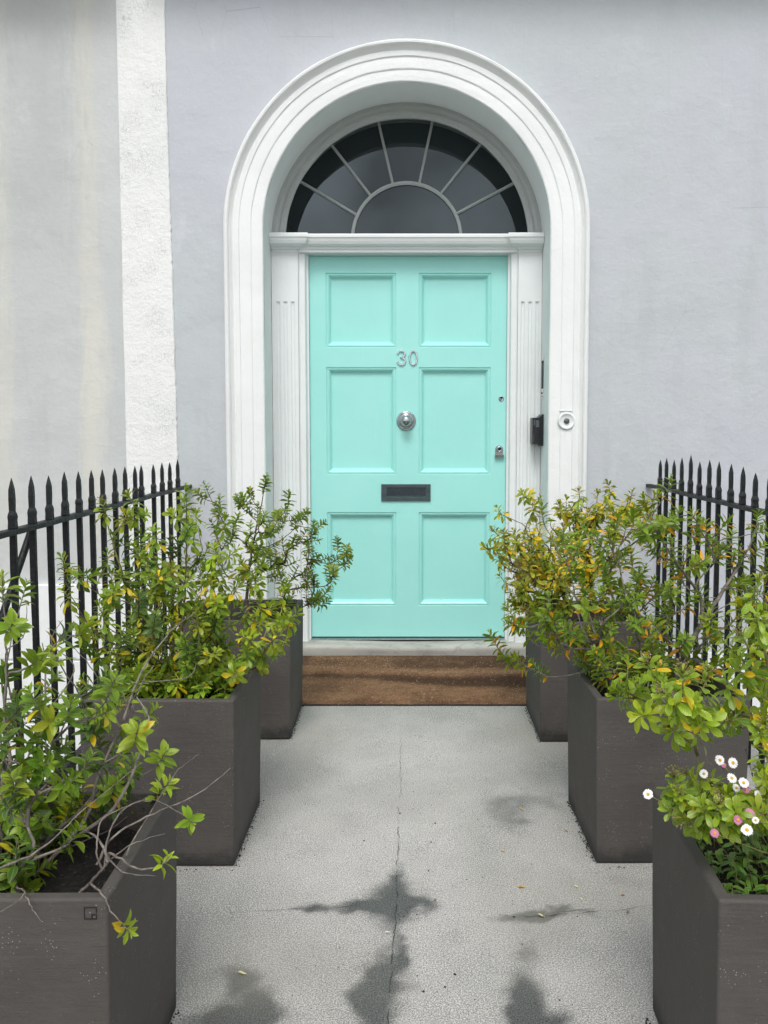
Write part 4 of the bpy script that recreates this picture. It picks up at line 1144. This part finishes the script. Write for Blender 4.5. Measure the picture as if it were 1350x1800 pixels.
# back right: yellowing glossy bush
a = T_([(919,869),(934,886),(1018,865,G3),(1070,854,OLV),(1067,886,OLV),(1104,881,G3),(1153,873,OLV),(870,935),(878,962),(897,949),(904,979),(897,1001,BRN),(927,941),(931,960),(934,996),(965,1001,YEL),(968,952),(1006,896),(1036,903,YEL),
        (983,888),(1051,918),(915,1035,LIME),(946,1050,LIME),(885,940),(950,930,YEL),(990,930,G3),(1010,940),(1100,900),(1130,905),(955,970,G3),(985,985,YEL),(920,1010),(1030,1000,OLV),(900,1060,G3),(1000,1020),(1070,990,OLV),(1050,870,G3),(985,900)],
       3.40, 3.85, fn=whorl, len=.048, n=20, span=.06, yel=.15, ycol=mixc(YEL, ORG, .3), heads=.85, col=OLV)
mkshrub(15, (.74,3.55,SZ), 'yellowing bush with dried flower heads, in the rear right planter', 'shrub', a, spread(5, 6, rr, .12, .1), (120, (.55, 1.0), .055), M['obovate'], M['twig_dark'], .0016)
# middle right: narrow leaves with orange old ones
a = T_([(1176,856),(1135,888),(1157,926),(1085,918),(1131,930),(1221,911),(1225,932),(1210,971),(1153,973),(1093,979),(1051,949),(1029,930),(1002,960),(953,900),(1067,1013),(1089,1034),(1104,1045),(1233,1047),(1025,1035),(965,1054),
        (991,1088),(897,1077),(927,1107),(961,1122,LIME),(980,1137,G3),(868,1126),(913,1162,G3),(1048,1107),(1067,1112),(1116,1107),(1025,1160),(1029,1070),(1172,1130),(1203,1130),(1154,1130),(990,950),(1274,922),(1301,977),(1267,970),
        (1308,1024),(1331,915,None),(1331,968),(1015,965),(1256,960),(1190,1000),(1130,1010),(1140,960),(1180,960),(1100,930),(1060,980),(1010,1000),(980,1010),(940,1075),(1000,1130),(1080,1080),(1150,1100),(1230,990),(1285,950),(1345,1000),(1345,930),(1110,980),(1240,930),(905,1100),(1190,910),(1320,1050),(1115,905),(1070,945),(960,1090),(1040,1150),(1075,1160),(1060,1130),(1100,1140),(1135,1150),(1165,1160),(1195,1160),(1225,1150),(1250,1130),(1150,1180),(1210,1190),(1260,1170),(1290,1150),(1000,1110),(1020,1125),(1090,1165),(1180,1185),(1120,1175),(1055,1050),(1250,1080),(1210,1060),(1170,1080),(1290,1090)],
       2.40, 2.82, fn=sprig, len=.033, pairs=11, gap=.0070, yel=.12, ycol=ORG, col=(.18,.27,.020), wr=.38)
mkshrub(16, (.757,2.6,SZ), 'large narrow leaved bush with orange old leaves, in the middle right planter', 'shrub', a, spread(4, 6, rr, .11, .1), (90, (.55, 1.0), .055), M['hebe'], M['twig_grey'], .0017, dens=.35, up=.6)
# front right: glossy pale green bush leaning over the planter
a = T_([(1104,1170),(1150,1196),(1127,1258,LIME),(1115,1222),(1172,1222,LIME),(1218,1240),(1180,1280,G3),(1248,1243),(1282,1266,G2),(1278,1202),(1274,1130,LIME),(1308,1124),(1331,1085),(1305,1066,OLV),(1320,1194,G3),(1312,1251,LIME),(1090,1215),(1140,1170),
        (1200,1190),(1240,1200),(1200,1235),(1340,1140,LIME),(1345,1190,LIME),(1345,1080,G3),(1230,1270,G3),(1205,1390,G3),(1230,1385,LIME),(1200,1417),(1222,1445,G3),(1277,1400),(1262,1420),(1245,1400,OLV),(1343,1393,LIME),(1345,1320,LIME),(1290,1430,G3),
        (1250,1440,LIME),(1340,1430,G3),(1345,1270,G3),(1300,1160,G3),(1330,1030,G3),(1185,1375,G2,1.42),(1195,1400,G3,1.40),(1180,1425,G2,1.41),(1215,1365,G3,1.45),(1250,1375,G3,1.45),(1210,1440,G3,1.38),(1245,1455,G2,1.38),(1270,1440,G3,1.40),(1290,1405,LIME,1.42),(1300,1440,G2,1.38),(1235,1420,G2,1.36),(1340,1360,G3),(1325,1410,LIME),(1345,1450,G2),(1345,1350,G3)],
       1.34, 1.62, fn=whorl, len=.036, n=18, span=.036, yel=.035, heads=.45, col=mixc(G3, G2, .25))
c = planters[3].location
mkshrub(17, (.80,1.55,SZ), 'pale green glossy bush drooping over the front right planter', 'shrub', a, [(c.x+.03, c.y, SZ), (c.x+.08, c.y+.05, SZ), (c.x+.0, c.y+.08, SZ), (c.x+.12, c.y-.05, SZ)], (22, (.9, 1.0), .025), M['obovate'], M['twig_green'], .0016, dens=.45, up=.15, wander=.01)

# low leafy ground cover under the bushes
def cover(seed, pl, n, x0, x1, y0, y1, L, col, label, z0=.02, z1=.08, mat='obovate'):
    s = Plant(seed); c = planters[pl].location
    root = empty('ground_cover_plant', (c.x, c.y, SZ), label, 'plant')
    rt_ = []
    for i in range(n):
        x = c.x+s.r.uniform(x0, x1); y = c.y+s.r.uniform(y0, y1); z = SZ+s.r.uniform(z0, z1)
        p0_ = Vector((x+s.r.gauss(0,.01), y+s.r.gauss(0,.01), SZ-.03)); rt_.append(p0_); p1_ = Vector((x, y, z)); s.st.tube([p0_, p0_.lerp(p1_, .5)+Vector((.004,0,0)), p1_], .0009, 4)
        d = (p1_-p0_).normalized(); a_ = s.r.uniform(0, 6); cc = jitc(s.r, col, .25)
        for k in range(6):
            a_ += 2.4; o = Vector((math.cos(a_), math.sin(a_), s.r.uniform(-.2, .5))); ln = L*s.r.uniform(.6, 1.15)
            s.leaf(p1_-d*k*.006, o, Vector((0,0,1)), ln, ln*.45, jitc(s.r, cc, .12), 'ell', .15, s.r.uniform(.2, .9))
    rt_.sort(key=lambda q: (round(q.x*12), q.y)); s.st.tube(rt_, .0015, 4)
    s.finish(root, M[mat], M['twig_green'])
cover(31, 3, 190, -.19, .19, -.19, .19, .027, (.085,.20,.025), 'low dark green leafy plant filling the front right planter', .0, .075)
cover(32, 1, 120, -.19, .19, -.19, .19, .036, (.20,.34,.02), 'bright low foliage along the rim of the middle left planter', .03, .13)
cover(33, 0, 70, -.20, .02, -.17, .15, .034, (.065,.13,.03), 'dark low foliage in the left half of the front left planter', .0, .12)

# daisies
dz = empty('daisy_plant', (.72, 1.5, SZ), 'small white and pink daisies rising from the front right planter', 'flowers')
s = Plant(41)
fl = [(1139,1396,1.37,'petal',.0085),(1265,1336,1.50,'petal',.0092),(1288,1341,1.50,'petal',.0098),(1286,1368,1.46,'petal',.0088),(1307,1376,1.46,'petal',.0090),(1313,1459,1.42,'petal',.0098),(1237,1360,1.50,'petal',.008),
      (1297,1441,1.43,'pink',.0078),(1318,1430,1.45,'pink',.0085),(1256,1465,1.42,'pink',.0075),(1311,1388,1.47,'pink',.0068),(1294,1385,1.48,'petal',.0075),(1328,1442,1.42,'petal',.006),(1332,1395,1.46,'petal',.006),(1272,1345,1.5,'pink',.005),(1329,1378,1.47,'petal',.005)]
for i, (x, y, Y, mt, r) in enumerate(fl):
    Y -= .0 if i == 0 else (.10 if y > 1400 else .06); p = at(x, y, Y); face = (Vector((s.r.uniform(-.35,.35), -1, s.r.uniform(.35, 1.0)))).normalized()
    u = face.orthogonal().normalized(); w = face.cross(u); m = MB(); np_ = 15
    for k in range(np_*2):
        a_ = 2*PI*k/(np_*2)+s.r.uniform(-.06,.06); o = u*math.cos(a_)+w*math.sin(a_); sd = face.cross(o); ln = r*s.r.uniform(.9,1.08); lay = (k % 2)*.0004
        b0 = p+face*lay
        m.add([b0+o*r*.25-sd*r*.05, b0+o*r*.25+sd*r*.05, b0+o*ln*.8+sd*r*.10+face*.0006, b0+o*ln+face*.0002, b0+o*ln*.8-sd*r*.10+face*.0006], [(0,1,2,3,4)])
    fo = m.build('flower', M[mt], dz)
    m = MB(); m.tube([p-face*.001, p+face*.0012, p+face*.0022], [r*.30, r*.30, r*.14], 12); m.build('flower_centre', M['yolk'], fo)
    b_ = Vector((.70+s.r.uniform(-.1,.12), 1.50+s.r.uniform(-.08,.08), SZ+.02)) if i else Vector((.60,1.47,SZ+.06))
    mid = b_.lerp(p, .6)+Vector((0,0,.02)); m = MB(); m.tube([b_, b_.lerp(mid, .5)+Vector((s.r.uniform(-.006,.006),0,.006)), mid, p-face*.001], .0006, 4); m.build('stem', M['twig_green'], dz)
for k in range(10):
    p = at(*s.r.choice([(1160,1372),(1146,1377),(1262,1357),(1300,1372),(1311,1320),(1322,1362),(1330,1452),(1270,1350)]), 1.45)
    m = MB(); m.tube([p, p+Vector((0,0,.002)), p+Vector((0,0,.004))], [.0008,.0018,.0008], 6); m.tube([Vector((.66,1.47,SZ+.05)), p.lerp(Vector((.66,1.47,SZ+.05)), .3)+Vector((0,0,.01)), p], .0005, 3); m.build('bud', M['twig_green'], dz)

# ------------------------------------------------------------------ fallen leaves
fallen = [(426,1713,0,'fallenp','pale fallen leaf on the dark damp patch by the front left planter',.020),
 (917,1561,10,'fallen','bright orange yellow fallen leaf, the largest on the path',.022),
 (952,1612,-15,'fallenp','pale yellow fallen leaf on the dark streak of the right cross crack',.019),
 (1104,1605,60,'fallenb','brown fallen leaf where the right crack nears the front right planter',.016),
 (765,1583,85,'fallenb','small tan leaf standing on end, right of the central star shaped stain',.013),
 (884,1498,-10,'fallen','small yellow leaf midway along the path, level with the middle right planter foot',.013),
 (917,1424,-30,'fallen','curled yellow leaf on the faint stain beside the middle right planter',.017),
 (1013,1560,-25,'fallenp','pale green leaf between the orange leaf and the middle right planter',.013),
 (1095,1575,30,'fallenb','twisted tan leaf just above the right crack',.015),
 (1022,1582,-50,'fallenp','tiny yellow leaf fragment below the pale green one',.010),
 (995,1462,-15,'fallenb','brown leaf against the inner side of the middle right planter',.013),
 (974,1480,80,'fallen','small round yellow leaf near the side of the middle right planter',.009),
 (1030,1498,85,'fallen','yellow leaf tucked against the foot of the middle right planter',.010),
 (682,1641,20,'petal','white petal lying on the central crack between the two dark stains',.014),
 (626,1378,5,'petal','white fleck left of the central crack, level with the middle planters',.007),
 (795,1403,0,'petal','white fleck right of the central crack, level with the middle planters',.008)]
rr = random.Random(9)
for x, y, ang, mt, lab, L in fallen:
    p = grd(x, y); m = MB(); a_ = R(ang); d = Vector((math.cos(a_), math.sin(a_)*1.6, 0)).normalized(); sd = Vector((-d.y, d.x, 0)); n = 8; vs = []
    for i in range(n+1):
        t = i/n; w = L*.20*math.sin(PI*min(1, t*.96+.03))**.8; c_ = p+d*L*(t-.5)+Vector((0,0,.003+L*.12*math.sin(PI*t*1.3+1)))
        for k in (-1, 0, 1): vs.append(c_+sd*w*k+Vector((0,0, L*.07*abs(k)+rr.uniform(0,.0006))))
    m.add(vs, [(i*3+k, i*3+k+1, i*3+k+4, i*3+k+3) for i in range(n) for k in (0,1)], 0, True)
    o = m.build('fallen_leaf' if mt != 'petal' else 'fallen_petal', M[mt], origin=p, label=lab, cat='leaf' if mt != 'petal' else 'petal', group='fallen leaves and petals on the path')

for o in bpy.data.objects:
    if '_w' in o: del o['_w']
